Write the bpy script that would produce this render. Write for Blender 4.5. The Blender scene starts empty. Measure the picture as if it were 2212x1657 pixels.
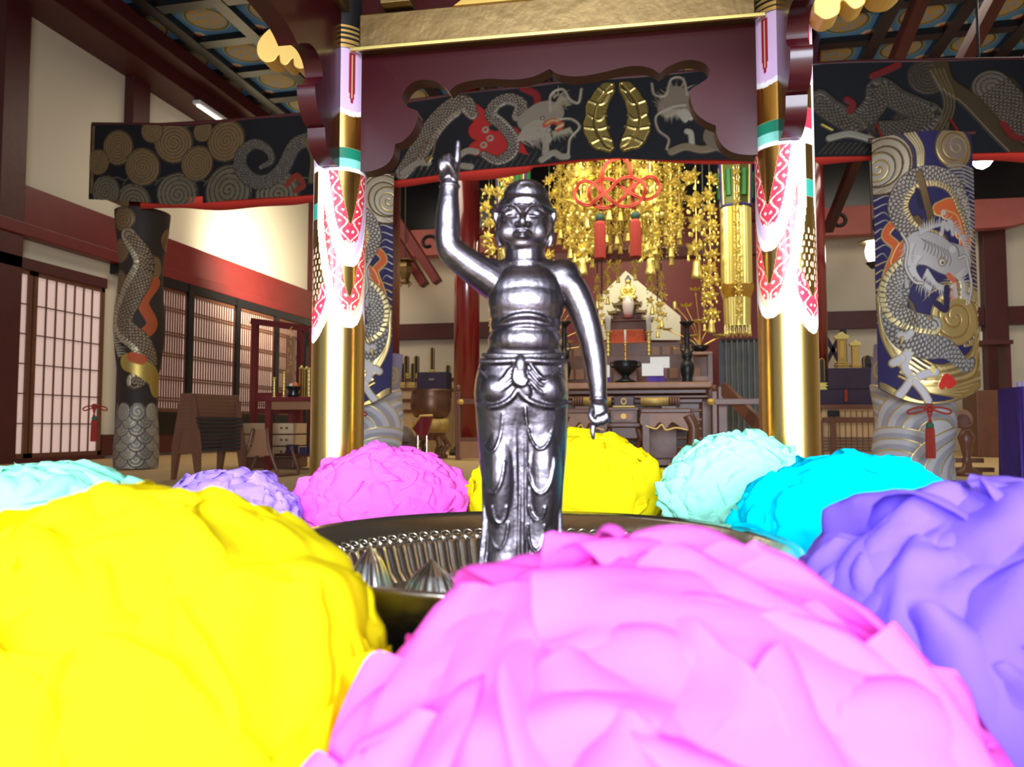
import bpy, bmesh, math, random
import numpy as np
from mathutils import Vector, Matrix
sc = bpy.context.scene
COL = sc.collection
R_ = math.radians
PI = math.pi
# ---------------------------------------------------------------- camera
FPX = 1650.0
CAM_Z = 0.38
YAW = R_(12.0); PITCH = R_(3.28)
cd = bpy.data.cameras.new('camera'); cam = bpy.data.objects.new('camera', cd); COL.objects.link(cam)
cam.location = (0, 0, CAM_Z); cam.rotation_euler = (PI/2+PITCH, 0, YAW)
cd.sensor_width = 36; cd.lens = FPX/2212*36; cd.clip_start = 0.01; cd.clip_end = 100
cd.dof.use_dof = True; cd.dof.focus_distance = 1.1; cd.dof.aperture_fstop = 12
sc.camera = cam
CR = (Matrix.Rotation(YAW, 3, 'Z') @ Matrix.Rotation(PI/2+PITCH, 3, 'X'))
def ray(px, py): return CR @ Vector(((px-1106), -(py-828.5), -FPX))
FW = Vector((-math.sin(YAW), math.cos(YAW), 0)); RT = Vector((math.cos(YAW), math.sin(YAW), 0))
def P(px, py, y=None, x=None, z=None, d=None):
    """world point seen at a pixel on a plane of the building (y, x or z constant) or at level distance d"""
    r = ray(px, py)
    if y is not None: t = y/r.y
    elif x is not None: t = x/r.x
    elif z is not None: t = (z-CAM_Z)/r.z
    else: t = d/r.dot(FW)
    return Vector((0, 0, CAM_Z)) + r*t
# ---------------------------------------------------------------- world, lights, exposure
w = bpy.data.worlds.new('sky'); sc.world = w; w.use_nodes = True
w.node_tree.nodes['Background'].inputs[0].default_value = (0.62, 0.72, 1.0, 1)
w.node_tree.nodes['Background'].inputs[1].default_value = 0.35
vs = sc.view_settings
vs.view_transform = 'Standard'; vs.look = 'None'; vs.gamma = 1; vs.use_curve_mapping = False; vs.exposure = 0.0
def area(name, loc, target, sx, sy, power, col, spread=180):
    l = bpy.data.lights.new(name, 'AREA'); l.shape = 'RECTANGLE'; l.size = sx; l.size_y = sy
    l.energy = power; l.color = col; l.spread = R_(spread)
    o = bpy.data.objects.new(name, l); COL.objects.link(o); o.location = loc
    o.rotation_euler = (Vector(target)-Vector(loc)).to_track_quat('-Z', 'Y').to_euler(); return o
def spot(name, loc, target, power, col, ang=60, r=0.08, blend=0.6):
    l = bpy.data.lights.new(name, 'SPOT'); l.energy = power; l.color = col; l.spot_size = R_(ang); l.spot_blend = blend; l.shadow_soft_size = r
    o = bpy.data.objects.new(name, l); COL.objects.link(o); o.location = loc
    o.rotation_euler = (Vector(target)-Vector(loc)).to_track_quat('-Z', 'Y').to_euler(); return o
def point(name, loc, power, col, r=0.1):
    l = bpy.data.lights.new(name, 'POINT'); l.energy = power; l.color = col; l.shadow_soft_size = r
    o = bpy.data.objects.new(name, l); COL.objects.link(o); o.location = loc; return o
area('doorway_daylight', (0.5, -2.2, .95), (0.1, 1.0, 0.42), 3.4, 1.3, 235, (0.80, 0.87, 1.0), 120)
area('hall_light_left', (-4.3, 9.8, 4.9), (-4.3, 10.0, 0), 1.6, 3.0, 100, (1.0, 0.86, 0.68))
area('hall_light_right', (3.6, 8.6, 4.9), (3.6, 9.0, 0), 1.6, 3.5, 140, (1.0, 0.88, 0.72))
area('hall_light_front', (-3.0, 3.6, 4.8), (-3.0, 4.4, 0), 3.0, 2.0, 22, (1.0, 0.86, 0.70))
area('altar_light', (-0.6, 7.0, 3.4), (-0.6, 9.6, 1.6), 2.6, 0.3, 85, (1.0, 0.90, 0.66))
area('altar_low_light', (-0.6, 11.2, 3.6), (-0.6, 11.6, 0.9), 1.4, 0.3, 42, (1.0, 0.88, 0.60))
spot('wall_lamp_beam', (-5.3, 10.7, 2.75), (-6.9, 11.5, 3.05), 560, (1.0, 0.90, 0.66), 125, 0.15, 1.0)
# ---------------------------------------------------------------- materials
def lin(c):
    return tuple((x/12.92 if x <= .04045 else ((x+.055)/1.055)**2.4) for x in c)
def H(h):
    h = h.lstrip('#'); return lin(tuple(int(h[i:i+2], 16)/255 for i in (0, 2, 4)))
MATS = {}
def mat(name, col, rough=.5, metal=0., bump=0., bscale=40., var=0., vscale=8., coat=0., emit=None, estr=0., trans=0., spec=.5, stretch=(1, 1, 1)):
    if name in MATS: return MATS[name]
    m = bpy.data.materials.new(name); m.use_nodes = True; nt = m.node_tree; b = nt.nodes['Principled BSDF']
    if isinstance(col, str): col = H(col)
    b.inputs['Base Color'].default_value = (*col, 1); b.inputs['Roughness'].default_value = rough
    b.inputs['Metallic'].default_value = metal; b.inputs['Coat Weight'].default_value = coat; b.inputs['Coat Roughness'].default_value = .08
    b.inputs['Specular IOR Level'].default_value = spec
    if emit: b.inputs['Emission Color'].default_value = (*emit, 1); b.inputs['Emission Strength'].default_value = estr
    if bump or var:
        tc = nt.nodes.new('ShaderNodeTexCoord'); mp = nt.nodes.new('ShaderNodeMapping'); mp.inputs['Scale'].default_value = stretch
        nt.links.new(tc.outputs['Object'], mp.inputs['Vector'])
    if var:
        n = nt.nodes.new('ShaderNodeTexNoise'); n.inputs['Scale'].default_value = vscale; n.inputs['Detail'].default_value = 5
        nt.links.new(mp.outputs[0], n.inputs['Vector'])
        mx = nt.nodes.new('ShaderNodeMixRGB'); mx.inputs[1].default_value = (*[c*(1-var) for c in col], 1); mx.inputs[2].default_value = (*[min(1, c*(1+var)) for c in col], 1)
        nt.links.new(n.outputs['Fac'], mx.inputs[0]); nt.links.new(mx.outputs[0], b.inputs['Base Color'])
    if bump:
        n = nt.nodes.new('ShaderNodeTexNoise'); n.inputs['Scale'].default_value = bscale; n.inputs['Detail'].default_value = 4
        nt.links.new(mp.outputs[0], n.inputs['Vector'])
        bp = nt.nodes.new('ShaderNodeBump'); bp.inputs['Strength'].default_value = bump; bp.inputs['Distance'].default_value = .01
        nt.links.new(n.outputs['Fac'], bp.inputs['Height']); nt.links.new(bp.outputs[0], b.inputs['Normal'])
    MATS[name] = m; return m
def painted(name, rough=.5, mrough=.3):
    """cloth or paint coloured by its woven/painted design; alpha of the colour marks gold thread or leaf"""
    m = bpy.data.materials.new(name); m.use_nodes = True; nt = m.node_tree; b = nt.nodes['Principled BSDF']
    a = nt.nodes.new('ShaderNodeVertexColor'); a.layer_name = 'Col'
    nt.links.new(a.outputs['Color'], b.inputs['Base Color']); nt.links.new(a.outputs['Alpha'], b.inputs['Metallic'])
    mr = nt.nodes.new('ShaderNodeMapRange'); mr.inputs[3].default_value = rough; mr.inputs[4].default_value = mrough
    nt.links.new(a.outputs['Alpha'], mr.inputs[0]); nt.links.new(mr.outputs[0], b.inputs['Roughness'])
    b.inputs['Specular IOR Level'].default_value = .25
    MATS[name] = m; return m
def paper(name, col, tr=.3):
    m = bpy.data.materials.new(name); m.use_nodes = True; nt = m.node_tree; nt.nodes.clear()
    o = nt.nodes.new('ShaderNodeOutputMaterial'); d = nt.nodes.new('ShaderNodeBsdfDiffuse'); t = nt.nodes.new('ShaderNodeBsdfTranslucent'); mx = nt.nodes.new('ShaderNodeMixShader')
    tc = nt.nodes.new('ShaderNodeTexCoord'); n = nt.nodes.new('ShaderNodeTexNoise'); n.inputs['Scale'].default_value = 260; n.inputs['Detail'].default_value = 3
    bp = nt.nodes.new('ShaderNodeBump'); bp.inputs['Strength'].default_value = .12; bp.inputs['Distance'].default_value = .002
    nt.links.new(tc.outputs['Object'], n.inputs['Vector']); nt.links.new(n.outputs['Fac'], bp.inputs['Height']); nt.links.new(bp.outputs[0], d.inputs['Normal'])
    d.inputs[0].default_value = (*col, 1); t.inputs[0].default_value = (*col, 1); mx.inputs[0].default_value = tr
    nt.links.new(d.outputs[0], mx.inputs[1]); nt.links.new(t.outputs[0], mx.inputs[2]); nt.links.new(mx.outputs[0], o.inputs[0])
    MATS[name] = m; return m
M = {}
M['lacquer'] = mat('dark_red_lacquer', (.034, .002, .004), .3, coat=.15, spec=.25, var=.25, vscale=3)
M['redlac'] = mat('red_lacquer', (.20, .012, .012), .25, coat=.8, var=.2, vscale=3)
M['gold'] = mat('gold_leaf', (.80, .52, .14), .28, 1.0, bump=.15, bscale=60)
M['goldy'] = mat('bright_gold', (.88, .74, .24), .42, .9)
M['goldp'] = mat('gold_paint', (.62, .40, .09), .45, .35)
M['dullgold'] = mat('dull_gold', (.30, .21, .09), .42, 1.0, bump=.1, bscale=50, var=.2)
M['bronze'] = mat('dark_bronze', (.145, .128, .145), .36, 1.0, bump=.10, bscale=90, var=.25, vscale=14)
M['nickel'] = mat('polished_nickel', (.66, .62, .54), .24, 1.0, bump=.05, bscale=60)
M['plaster'] = mat('cream_plaster', '#d8d0bb', .9, bump=.05, bscale=30, var=.04, vscale=1.2)
M['darkwood'] = mat('dark_red_wood', (.075, .012, .012), .5, bump=.2, bscale=14, var=.3, vscale=5, stretch=(1, 1, 1))
M['redwood'] = mat('red_brown_wood', (.15, .016, .015), .42, bump=.1, bscale=14, var=.2, vscale=4)
M['brown'] = mat('brown_wood', (.14, .055, .028), .38, bump=.15, bscale=20, var=.3, vscale=9)
M['brownl'] = mat('light_brown_wood', (.30, .14, .065), .42, bump=.15, bscale=20, var=.25, vscale=9)
M['black'] = mat('black_lacquer', (.008, .008, .010), .3, var=.3)
M['blackmetal'] = mat('black_cast_metal', (.018, .020, .020), .35, .5, bump=.2, bscale=80)
M['pink'] = mat('faded_pink_paint', (.50, .14, .12), .6, var=.15, vscale=4)
M['shoji'] = mat('shoji_paper', (.78, .60, .56), .9, emit=(.78, .58, .52), estr=.36)  # emission stands in for daylight behind the paper
M['tatami'] = mat('tatami', (.55, .38, .17), .8, bump=.3, bscale=120, var=.1, vscale=20)
M['white'] = mat('white_card', (.75, .78, .78), .6)
M['red'] = mat('red_cord', (.34, .022, .010), .6, bump=.3, bscale=300)
M['redcloth'] = mat('red_cloth_lining', (.80, .05, .03), .7)
M['purple'] = mat('purple_cloth', (.075, .035, .30), .8, bump=.4, bscale=60, var=.3, vscale=12)
M['darkcloth'] = mat('dark_violet_cloth', (.03, .02, .055), .7, var=.3)
M['board'] = mat('cream_boards', (.58, .42, .24), .6, var=.12, vscale=5)
# ---------------------------------------------------------------- mesh builder
class MB:
    def __init__(s): s.v = []; s.f = []; s.mi = []; s.cur = 0
    def add(s, v, f):
        o = len(s.v); s.v.extend([tuple(p) for p in v]); s.f.extend([tuple(i+o for i in q) for q in f]); s.mi.extend([s.cur]*len(f)); return s
    def box(s, c, d, rz=0, rx=0, taper=1.0):
        hx, hy, hz = d[0]/2, d[1]/2, d[2]/2; R = Matrix.Rotation(rz, 3, 'Z') @ Matrix.Rotation(rx, 3, 'X'); C = Vector(c)
        vs_ = []
        for z, k in ((-hz, 1), (hz, taper)):
            for x, y in ((-hx, -hy), (hx, -hy), (hx, hy), (-hx, hy)): vs_.append(C + R @ Vector((x*k, y*k, z)))
        return s.add(vs_, [(3, 2, 1, 0), (4, 5, 6, 7), (0, 1, 5, 4), (1, 2, 6, 5), (2, 3, 7, 6), (3, 0, 4, 7)])
    def bar(s, a, b, wx, wz, up=(0, 0, 1)):
        a = Vector(a); b = Vector(b); t = (b-a).normalized(); u = Vector(up)
        if abs(t.dot(u)) > .95: u = Vector((0, 1, 0))
        n = t.cross(u).normalized(); m = n.cross(t)
        v = []
        for p in (a, b):
            for i, j in ((-1, -1), (1, -1), (1, 1), (-1, 1)): v.append(p + n*(i*wx/2) + m*(j*wz/2))
        return s.add(v, [(3, 2, 1, 0), (4, 5, 6, 7), (0, 1, 5, 4), (1, 2, 6, 5), (2, 3, 7, 6), (3, 0, 4, 7)])
    def lathe(s, prof, c=(0, 0, 0), n=24, a0=0, a1=2*PI, flute=0, fk=0, sx=1, sy=1, top=True):
        full = abs(a1-a0-2*PI) < 1e-6; m = n if full else n+1; v = []; f = []
        for r, z in prof:
            for i in range(m):
                a = a0+(a1-a0)*i/n; rr = r*(1+flute*math.cos(a*fk)) if flute else r
                v.append((c[0]+rr*math.cos(a)*sx, c[1]+rr*math.sin(a)*sy, c[2]+z))
        for j in range(len(prof)-1):
            for i in range(n):
                k = (i+1) % m; f.append((j*m+i, j*m+k, (j+1)*m+k, (j+1)*m+i))
        if full:
            if prof[0][0] > 1e-6: f.append(tuple(range(m-1, -1, -1)))
            if top and prof[-1][0] > 1e-6: f.append(tuple((len(prof)-1)*m+i for i in range(m)))
        return s.add(v, f)
    def cyl(s, a, b, r0, r1=None, n=12): return s.tube([a, b], [r0, r0 if r1 is None else r1], n)
    def tube(s, pts, r, n=8, closed=False, flat=1.0, up=None):
        pts = [Vector(p) for p in pts]; N = len(pts)
        rs = [r]*N if not hasattr(r, '__len__') else list(r)
        v = []; f = []; prev = None
        for i, p in enumerate(pts):
            t = (pts[(i+1) % N]-pts[i-1]) if closed else (pts[min(i+1, N-1)]-pts[max(i-1, 0)])
            t = t.normalized() if t.length > 1e-9 else Vector((0, 0, 1))
            if up is not None: u = Vector(up); u = u - t*u.dot(t)
            else:
                u = prev if prev is not None else (Vector((0, 0, 1)) if abs(t.z) < .9 else Vector((1, 0, 0)))
                u = u - t*u.dot(t)
            if u.length < 1e-6: u = t.orthogonal()
            u.normalize(); prev = u.copy(); w_ = t.cross(u)
            for k in range(n):
                a = 2*PI*k/n; v.append(p + (u*math.cos(a)*flat + w_*math.sin(a))*rs[i])
        M_ = N if closed else N-1
        for i in range(M_):
            for k in range(n):
                a = i*n+k; b = i*n+(k+1) % n; c = ((i+1) % N)*n+(k+1) % n; d = ((i+1) % N)*n+k; f.append((a, b, c, d))
        if not closed: f.append(tuple(range(n-1, -1, -1))); f.append(tuple((N-1)*n+k for k in range(n)))
        return s.add(v, f)
    def ball(s, c, r, nu=12, nv=8, rot=None):
        if not hasattr(r, '__len__'): r = (r, r, r)
        v = []; f = []; C = Vector(c)
        for j in range(nv+1):
            th = PI*j/nv
            for i in range(nu):
                a = 2*PI*i/nu; q = Vector((r[0]*math.sin(th)*math.cos(a), r[1]*math.sin(th)*math.sin(a), r[2]*math.cos(th)))
                v.append(C + (rot @ q if rot else q))
        for j in range(nv):
            for i in range(nu): f.append((j*nu+i, (j+1)*nu+i, (j+1)*nu+(i+1) % nu, j*nu+(i+1) % nu))
        return s.add(v, f)
    def prism(s, pts, t, o=(0, 0, 0), U=(1, 0, 0), V=(0, 0, 1)):
        """outline pts (u,v) in the plane U,V; thickness t towards U x V (negative: other way)"""
        o = Vector(o); U = Vector(U); V = Vector(V); W = U.cross(V)*t; n = len(pts)
        a = [o+U*p[0]+V*p[1] for p in pts]; v = a+[p+W for p in a]
        f = [tuple(range(n-1, -1, -1)), tuple(range(n, 2*n))]+[(i, (i+1) % n, n+(i+1) % n, n+i) for i in range(n)]
        return s.add(v, f)
    def build(s, name, m, parent=None, smooth=False, bevel=0, loc=None, rz=0, sub=0, auto=None):
        me = bpy.data.meshes.new(name); me.from_pydata(s.v, [], s.f)
        ms = m if isinstance(m, (list, tuple)) else [m]
        for x in ms: me.materials.append(x)
        if len(ms) > 1: me.polygons.foreach_set('material_index', s.mi)
        bm = bmesh.new(); bm.from_mesh(me); bmesh.ops.recalc_face_normals(bm, faces=bm.faces); bm.to_mesh(me); bm.free()
        if smooth: me.polygons.foreach_set('use_smooth', [True]*len(me.polygons))
        if auto is not None:
            me.polygons.foreach_set('use_smooth', [True]*len(me.polygons))
            try: me.set_sharp_from_angle(angle=R_(auto))
            except Exception: pass
        o = bpy.data.objects.new(name, me); COL.objects.link(o)
        if parent: o.parent = parent
        if loc is not None: o.location = loc
        o.rotation_euler.z = rz
        if bevel:
            b = o.modifiers.new('b', 'BEVEL'); b.width = bevel; b.segments = 2; b.limit_method = 'ANGLE'
        if sub:
            b = o.modifiers.new('s', 'SUBSURF'); b.levels = sub; b.render_levels = sub
        return o
def thing(name, label, cat, loc=(0, 0, 0), rz=0, group=None):
    o = bpy.data.objects.new(name, None); COL.objects.link(o); o.location = loc; o.rotation_euler.z = rz
    o['label'] = label; o['category'] = cat
    if group: o['group'] = group
    o.empty_display_size = .05
    return o
def tag(o, label, cat, group=None, kind=None):
    o['label'] = label; o['category'] = cat
    if group: o['group'] = group
    if kind: o['kind'] = kind
    return o
def struct(o): o['kind'] = 'structure'; return o
def dup(root, loc, rz=None, label=None, group=None, scale=None):
    r = root.copy(); COL.objects.link(r); r.location = loc
    if rz is not None: r.rotation_euler.z = rz
    if label: r['label'] = label
    if group: r['group'] = group
    if scale: r.scale = (scale,)*3
    for ch in list(root.children):
        c = ch.copy(); COL.objects.link(c); c.parent = r
        for g in list(ch.children):
            d = g.copy(); COL.objects.link(d); d.parent = c
    return r
def arc(cx, cy, r, a0, a1, n=12, ry=None):
    ry = r if ry is None else ry
    return [(cx+r*math.cos(R_(a0+(a1-a0)*i/n)), cy+ry*math.sin(R_(a0+(a1-a0)*i/n))) for i in range(n+1)]
def spl(pts, n=6, closed=False):
    """Catmull-Rom through points"""
    pts = [np.array(p, float) for p in pts]; N = len(pts); out = []
    for i in range(N if closed else N-1):
        p0 = pts[(i-1) % N] if (closed or i > 0) else 2*pts[0]-pts[1]; p1 = pts[i]; p2 = pts[(i+1) % N]
        p3 = pts[(i+2) % N] if (closed or i+2 < N) else 2*pts[-1]-pts[-2]
        for k in range(n):
            t = k/n; out.append(tuple(.5*((2*p1)+(-p0+p2)*t+(2*p0-5*p1+4*p2-p3)*t*t+(-p0+3*p1-3*p2+p3)*t**3)))
    if not closed: out.append(tuple(pts[-1]))
    return out
# ---------------------------------------------------------------- woven / painted designs
class Canvas:
    def __init__(s, w_, h_, res, base, metal=0.):
        s.w = w_; s.h = h_; s.nx = max(2, int(round(w_/res))+1); s.ny = max(2, int(round(h_/res))+1); s.res = res
        s.X, s.Y = np.meshgrid(np.linspace(0, w_, s.nx), np.linspace(0, h_, s.ny))
        s.C = np.zeros((s.ny, s.nx, 4)); s.C[..., :3] = base; s.C[..., 3] = metal; s.Z = np.zeros((s.ny, s.nx))
    def win(s, x0, x1, y0, y1):
        i0 = max(0, int(x0/s.w*(s.nx-1))); i1 = min(s.nx, int(x1/s.w*(s.nx-1))+2); j0 = max(0, int(y0/s.h*(s.ny-1))); j1 = min(s.ny, int(y1/s.h*(s.ny-1))+2)
        if i1 <= i0 or j1 <= j0: return None
        return slice(j0, j1), slice(i0, i1)
    def put(s, sl, a, col, metal=None, z=None):
        if col is not None:
            c = s.C[sl]; c[..., :3] += (np.array(col, float)-c[..., :3])*a[..., None]
            if metal is not None: c[..., 3] += (metal-c[..., 3])*a
        if z is not None: zz = s.Z[sl]; zz += (z-zz)*a
    def path(s, pts, pad):
        p = np.array(pts, float); sl = s.win(p[:, 0].min()-pad, p[:, 0].max()+pad, p[:, 1].min()-pad, p[:, 1].max()+pad)
        if sl is None: return None
        X = s.X[sl]; Y = s.Y[sl]; best = np.full(X.shape, 1e9); T = np.zeros(X.shape); S = np.zeros(X.shape); acc = 0.
        for i in range(len(p)-1):
            d = p[i+1]-p[i]; L = math.hypot(*d)
            if L < 1e-9: continue
            u = d/L; rx = X-p[i, 0]; ry = Y-p[i, 1]; t = np.clip(rx*u[0]+ry*u[1], 0, L)
            ex = rx-t*u[0]; ey = ry-t*u[1]; q = np.hypot(ex, ey); m = q < best
            best = np.where(m, q, best); T = np.where(m, acc+t, T); S = np.where(m, np.sign(u[0]*ry-u[1]*rx), S); acc += L
        return sl, best, T, S, acc
    def stroke(s, pts, wd, col, metal=None, z=None, taper=0.):
        """taper 0 none, 1 both ends, 2 only the far end"""
        r = s.path(pts, wd)
        if r is None: return
        sl, d, T, S, L = r; q = T/max(L, 1e-9)
        if taper == 1: ww = wd/2*np.sqrt(np.clip(4*q*(1-q), 0, 1))
        elif taper == 2: ww = wd/2*(1-q)
        else: ww = wd/2
        s.put(sl, np.clip((ww-d)/s.res+.5, 0, 1), col, metal, z)
    def disc(s, cx, cy, r, col, metal=None, z=None, ry=None):
        ry = ry or r; sl = s.win(cx-r, cx+r, cy-ry, cy+ry)
        if sl is None: return
        d = np.hypot((s.X[sl]-cx), (s.Y[sl]-cy)*r/ry); s.put(sl, np.clip((r-d)/s.res+.5, 0, 1), col, metal, z)
    def poly(s, pts, col, metal=None, z=None):
        p = np.array(pts, float); sl = s.win(p[:, 0].min(), p[:, 0].max(), p[:, 1].min(), p[:, 1].max())
        if sl is None: return
        X = s.X[sl]; Y = s.Y[sl]; ins = np.zeros(X.shape, bool)
        for i in range(len(p)):
            x0, y0 = p[i]; x1, y1 = p[i-1]; c = ((y0 > Y) != (y1 > Y)) & (X < (x1-x0)*(Y-y0)/((y1-y0) if abs(y1-y0) > 1e-12 else 1e-12)+x0); ins ^= c
        s.put(sl, ins.astype(float), col, metal, z)
    def rings(s, cx, cy, r, c1, c2, n, m1=None, m2=None, ry=None, swirl=1.0, dark=None):
        """a cloud or wave curl: spiral bands"""
        ry = ry or r; sl = s.win(cx-r, cx+r, cy-ry, cy+ry)
        if sl is None: return
        dx = s.X[sl]-cx; dy = (s.Y[sl]-cy)*r/ry; d = np.hypot(dx, dy); a = np.clip((r-d)/s.res+.5, 0, 1)
        s.put(sl, a, c1, m1, .004)
        ph = d/r*n+swirl*np.arctan2(dy, dx)/(2*PI); b = (np.abs((ph % 1.0)-.5) < .12).astype(float)*a
        s.put(sl, b, c2, m2, .001)
        e = (d > r-max(s.res*1.1, r*.06)).astype(float)*a
        if dark is not None: s.put(sl, e, dark, 0., 0.)
    def scaled(s, pts, wd, c, line, belly=None, prof=None, sc_=.03, metal=.3, side=1):
        """a dragon's body: scales on one side, belly plates on the other"""
        r = s.path(pts, wd)
        if r is None: return
        sl, d, T, S, L = r; q = T/L
        ww = wd/2*(np.interp(q, [p[0] for p in prof], [p[1] for p in prof]) if prof else 1.)
        a = np.clip((ww-d)/s.res+.5, 0, 1); v = d*S*side
        s.put(sl, a, line, 0., .004)
        a2 = np.clip((ww-s.res*1.2-d)/s.res+.5, 0, 1); s.put(sl, a2, c, metal, .009)
        row = np.floor(T/(sc_*.55)); col_ = v/sc_+.5*(row % 2); fx = (col_ % 1.)-.5; fy = T/(sc_*.55) % 1.
        ed = (np.abs(np.hypot(fx*1.6, fy)-.82) < .17).astype(float)*a2; s.put(sl, ed, line, 0., .004)
        if belly is not None:
            bb = ((v > ww*.42)).astype(float)*a2; s.put(sl, bb, belly, .6, .010)
            st = ((T/(sc_*.8)+v/wd*1.2) % 1. < .2).astype(float)*bb; s.put(sl, st, line, 0., .004)
    def spikes(s, pts, ln, wd, col, metal=.2, n=20, side=1, lean=.5, rnd=None):
        """mane or fin hairs along a path"""
        p = np.array(pts, float); seg = np.hypot(*np.diff(p, axis=0).T); cs = np.concatenate([[0], np.cumsum(seg)])
        for k in range(n):
            t = cs[-1]*(k+.5)/n; i = min(np.searchsorted(cs, t)-1, len(seg)-1); i = max(i, 0)
            u = (p[i+1]-p[i])/seg[i]; b = p[i]+u*(t-cs[i]); nn = np.array([-u[1], u[0]])*side
            l = ln*((rnd.uniform(.6, 1.2)) if rnd else 1); dr = nn*(1-lean)+u*lean; dr /= np.hypot(*dr)
            e = b+dr*l; m = (b+e)/2+nn*l*.12
            s.stroke([tuple(b), tuple(m), tuple(e)], wd, col, metal, .010, taper=2)
    def build(s, name, fn, m, parent=None, smooth=True, relief=1.0):
        """fn(u,v) -> arrays x,y,z and unit normals nx,ny,nz"""
        x, y, z, a, b, c = fn(s.X, s.Y); zz = s.Z*relief
        co = np.stack([x+a*zz, y+b*zz, z+c*zz], -1).reshape(-1, 3)
        nx, ny = s.nx, s.ny; i, j = np.meshgrid(np.arange(nx-1), np.arange(ny-1)); q = (j*nx+i).ravel()
        F = np.stack([q, q+1, q+nx+1, q+nx], -1)
        me = bpy.data.meshes.new(name); me.vertices.add(len(co)); me.vertices.foreach_set('co', co.ravel().astype(np.float32))
        me.loops.add(F.size); me.loops.foreach_set('vertex_index', F.ravel().astype(np.int32)); me.polygons.add(len(F))
        me.polygons.foreach_set('loop_start', np.arange(0, F.size, 4, dtype=np.int32))
        me.update(calc_edges=True); me.validate()
        ca = me.color_attributes.new('Col', 'FLOAT_COLOR', 'POINT'); ca.data.foreach_set('color', s.C.reshape(-1).astype(np.float32))
        me.polygons.foreach_set('use_smooth', [smooth]*len(me.polygons))
        me.materials.append(m); o = bpy.data.objects.new(name, me); COL.objects.link(o)
        if parent: o.parent = parent
        return o
# ================================================================= the hall
LWX = -6.9; RWX = 5.9; BWY = 13.8; CEIL = 5.35; FY0 = -2.6
struct(MB().box((-.5, (BWY+FY0)/2, -.05), (13.2, BWY-FY0, .1)).build('floor', M['tatami']))
struct(MB().box((LWX-.06, (BWY+FY0)/2, CEIL/2), (.12, BWY-FY0, CEIL)).build('wall_left', M['plaster']))
struct(MB().box((RWX+.06, (BWY+FY0)/2, CEIL/2), (.12, BWY-FY0, CEIL)).build('wall_right', M['plaster']))
struct(MB().box((-.5, BWY+.06, CEIL/2), (12.8, .12, CEIL)).build('wall_back', M['plaster']))
# coffered ceiling with painted panels
def coffer_mat():
    m = bpy.data.materials.new('painted_coffers'); m.use_nodes = True; nt = m.node_tree; b = nt.nodes['Principled BSDF']; b.inputs['Roughness'].default_value = .7
    N = lambda t: nt.nodes.new(t)
    tc = N('ShaderNodeTexCoord'); sp = N('ShaderNodeSeparateXYZ'); nt.links.new(tc.outputs['Object'], sp.inputs[0])
    def mth(op, a, b_=None, c=None):
        n = N('ShaderNodeMath'); n.operation = op
        for i, q in enumerate((a, b_, c)):
            if q is None: continue
            if isinstance(q, (int, float)): n.inputs[i].default_value = q
            else: nt.links.new(q, n.inputs[i])
        return n.outputs[0]
    S = .85
    fx = mth('SUBTRACT', mth('FRACT', mth('DIVIDE', sp.outputs[0], S)), .5); fy = mth('SUBTRACT', mth('FRACT', mth('DIVIDE', sp.outputs[1], S)), .5)
    r = mth('SQRT', mth('ADD', mth('MULTIPLY', fx, fx), mth('MULTIPLY', fy, fy)))
    ax = mth('ABSOLUTE', fx); ay = mth('ABSOLUTE', fy)
    cx = mth('SUBTRACT', ax, .40); cy = mth('SUBTRACT', ay, .40); rc = mth('SQRT', mth('ADD', mth('MULTIPLY', cx, cx), mth('MULTIPLY', cy, cy)))
    no = N('ShaderNodeTexNoise'); no.inputs['Scale'].default_value = 14; no.inputs['Detail'].default_value = 4; nt.links.new(tc.outputs['Object'], no.inputs[0])
    def mix(f, c1, c2):
        n = N('ShaderNodeMixRGB'); nt.links.new(f, n.inputs[0])
        for i, q in ((1, c1), (2, c2)):
            if isinstance(q, tuple): n.inputs[i].default_value = (*q, 1)
            else: nt.links.new(q, n.inputs[i])
        return n.outputs[0]
    blue = (.11, .32, .62); gold = (.50, .36, .10)
    c = mix(mth('GREATER_THAN', no.outputs[0], .52), gold, (.30, .38, .42))
    c = mix(mth('LESS_THAN', mth('ABSOLUTE', mth('SUBTRACT', r, .29)), .015), c, (.10, .14, .05))
    c = mix(mth('GREATER_THAN', r, .32), c, blue)
    c = mix(mth('LESS_THAN', rc, .12), c, (.75, .66, .5)); c = mix(mth('LESS_THAN', rc, .055), c, (.65, .14, .06))
    nt.links.new(c, b.inputs['Base Color']); return m
struct(MB().box((-.5, (BWY+FY0)/2, CEIL+.05), (13.0, BWY-FY0, .1)).build('ceiling', coffer_mat()))
mb = MB(); S = .85
for k in range(-12, 11):
    x = k*S
    if LWX < x < RWX: mb.box((x, (BWY+FY0)/2, CEIL-.045), (.16, BWY-FY0, .10))
for k in range(-4, 23):
    y = k*S
    if FY0 < y < BWY: mb.box((-.5, y, CEIL-.04), (12.7, .16, .09))
struct(mb.build('trim_1', M['black']))
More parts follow.
